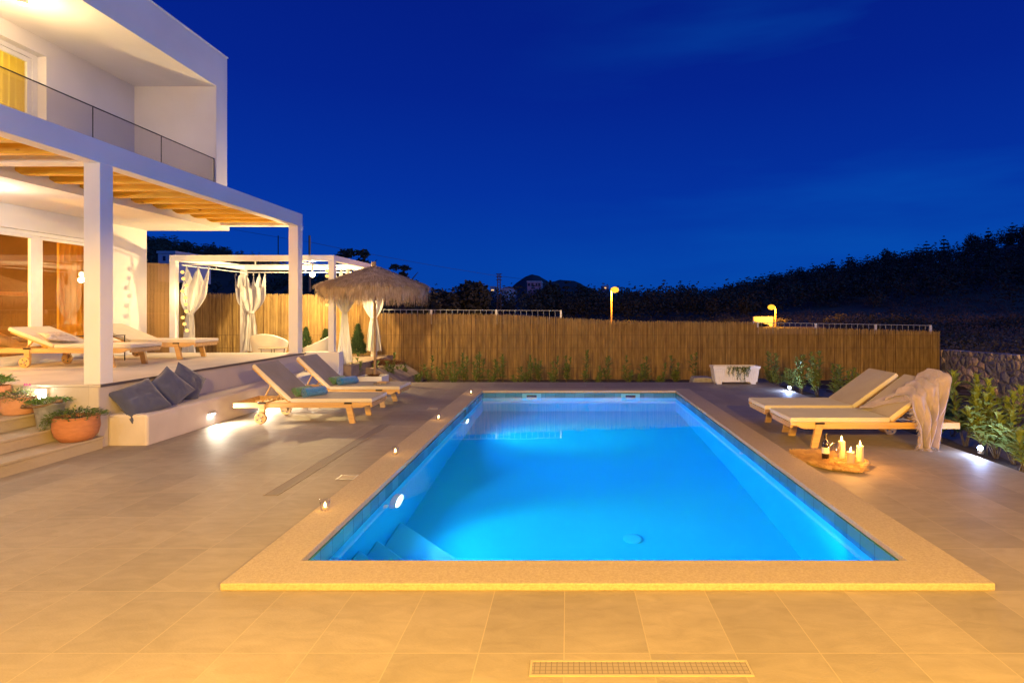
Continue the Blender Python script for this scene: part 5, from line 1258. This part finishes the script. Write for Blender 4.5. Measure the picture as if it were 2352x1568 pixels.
# ------------------------------------------------------------------ warm flood lamps added behind the camera, out of view and without fixtures
light('unseen_flood', 'SPOT', (-1.6,-1.1,2.7), 2750, (1,.55,.045), .10, aim=(-1.5,-.2,0), spot=152, blend=.12)
light('unseen_flood', 'SPOT', (2.3,-1.1,2.7), 2650, (1,.55,.045), .10, aim=(2.2,-.2,0), spot=152, blend=.12)
light('pergola_fill', 'POINT', (-5.3,3.2,3.25), 160, (1,.86,.68), .08)  # added fill near the pergola beam, brightens the left deck and near post

# ------------------------------------------------------------------ sky
w = bpy.data.worlds.new('World'); sc.world = w; w.use_nodes = True; nt = w.node_tree
bg = nt.nodes['Background']
tc = nt.nodes.new('ShaderNodeTexCoord'); sx = nt.nodes.new('ShaderNodeSeparateXYZ'); lnk(nt, tc.outputs['Generated'], sx.inputs[0])
cr = nt.nodes.new('ShaderNodeValToRGB'); el = cr.color_ramp.elements
el[0].position = 0; el[0].color = (.0015,.056,.36,1); el[1].position = 1; el[1].color = (.0008,.006,.14,1)
for p, c in ((.08,(.0012,.048,.37)),(.2,(.001,.030,.33)),(.35,(.001,.017,.26)),(.5,(.001,.012,.215))):
    e = el.new(p); e.color = (*c,1)
lnk(nt, sx.outputs[2], cr.inputs[0])
# thin evening cloud streaks
mp = nt.nodes.new('ShaderNodeMapping'); mp.inputs['Scale'].default_value = (.9,.9,5.5); mp.inputs['Rotation'].default_value = (0,.12,0); lnk(nt, tc.outputs['Generated'], mp.inputs[0])
nz = nt.nodes.new('ShaderNodeTexNoise'); nz.inputs['Scale'].default_value = 1.7; nz.inputs['Detail'].default_value = 5; nz.inputs['Roughness'].default_value = .5; lnk(nt, mp.outputs[0], nz.inputs[0])
rg = nt.nodes.new('ShaderNodeMapRange'); rg.inputs[1].default_value = .50; rg.inputs[2].default_value = .80; rg.inputs[4].default_value = .42; lnk(nt, nz.outputs[0], rg.inputs[0])
mc = nt.nodes.new('ShaderNodeMix'); mc.data_type = 'RGBA'; mc.inputs['B'].default_value = (.002,.13,.55,1); xr = nt.nodes.new('ShaderNodeMapRange'); xr.inputs[1].default_value = -.15; xr.inputs[2].default_value = .5; lnk(nt, sx.outputs[0], xr.inputs[0]); xm = nt.nodes.new('ShaderNodeMath'); xm.operation = 'MULTIPLY'; lnk(nt, xr.outputs[0], xm.inputs[0]); lnk(nt, rg.outputs[0], xm.inputs[1]); lnk(nt, xm.outputs[0], mc.inputs['Factor']); lnk(nt, cr.outputs[0], mc.inputs['A'])
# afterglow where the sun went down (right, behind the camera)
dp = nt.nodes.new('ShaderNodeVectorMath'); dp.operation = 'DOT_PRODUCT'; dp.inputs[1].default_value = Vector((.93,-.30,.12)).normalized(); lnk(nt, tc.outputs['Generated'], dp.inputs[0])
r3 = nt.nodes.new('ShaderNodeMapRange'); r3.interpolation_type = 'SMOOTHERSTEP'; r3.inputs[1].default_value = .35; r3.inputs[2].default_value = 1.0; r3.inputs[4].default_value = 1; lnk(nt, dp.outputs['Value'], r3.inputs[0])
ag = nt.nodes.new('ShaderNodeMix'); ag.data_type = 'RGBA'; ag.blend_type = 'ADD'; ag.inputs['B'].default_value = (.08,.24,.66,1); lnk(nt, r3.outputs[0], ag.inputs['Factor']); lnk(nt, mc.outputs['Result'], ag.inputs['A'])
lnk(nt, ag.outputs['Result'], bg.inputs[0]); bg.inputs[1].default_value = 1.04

# ------------------------------------------------------------------ camera
cam = bpy.data.cameras.new('camera'); co = bpy.data.objects.new('camera', cam); col.objects.link(co); sc.camera = co
co.location = (0,0,CZ); co.rotation_euler = (R(90),0,0)
cam.sensor_width = 36; cam.lens = 36*F/2352; cam.shift_x = -(CX-1176)/2352; cam.shift_y = -(784-HY)/2352
cam.clip_start = .05; cam.clip_end = 3000
sc.view_settings.view_transform = 'Standard'; sc.view_settings.look = 'None'; sc.view_settings.exposure = 0; sc.view_settings.gamma = 1
sc.cycles.use_denoising = True; sc.cycles.max_bounces = 8; sc.cycles.transparent_max_bounces = 12; sc.cycles.sample_clamp_indirect = 12
sc.cycles.caustics_reflective = True
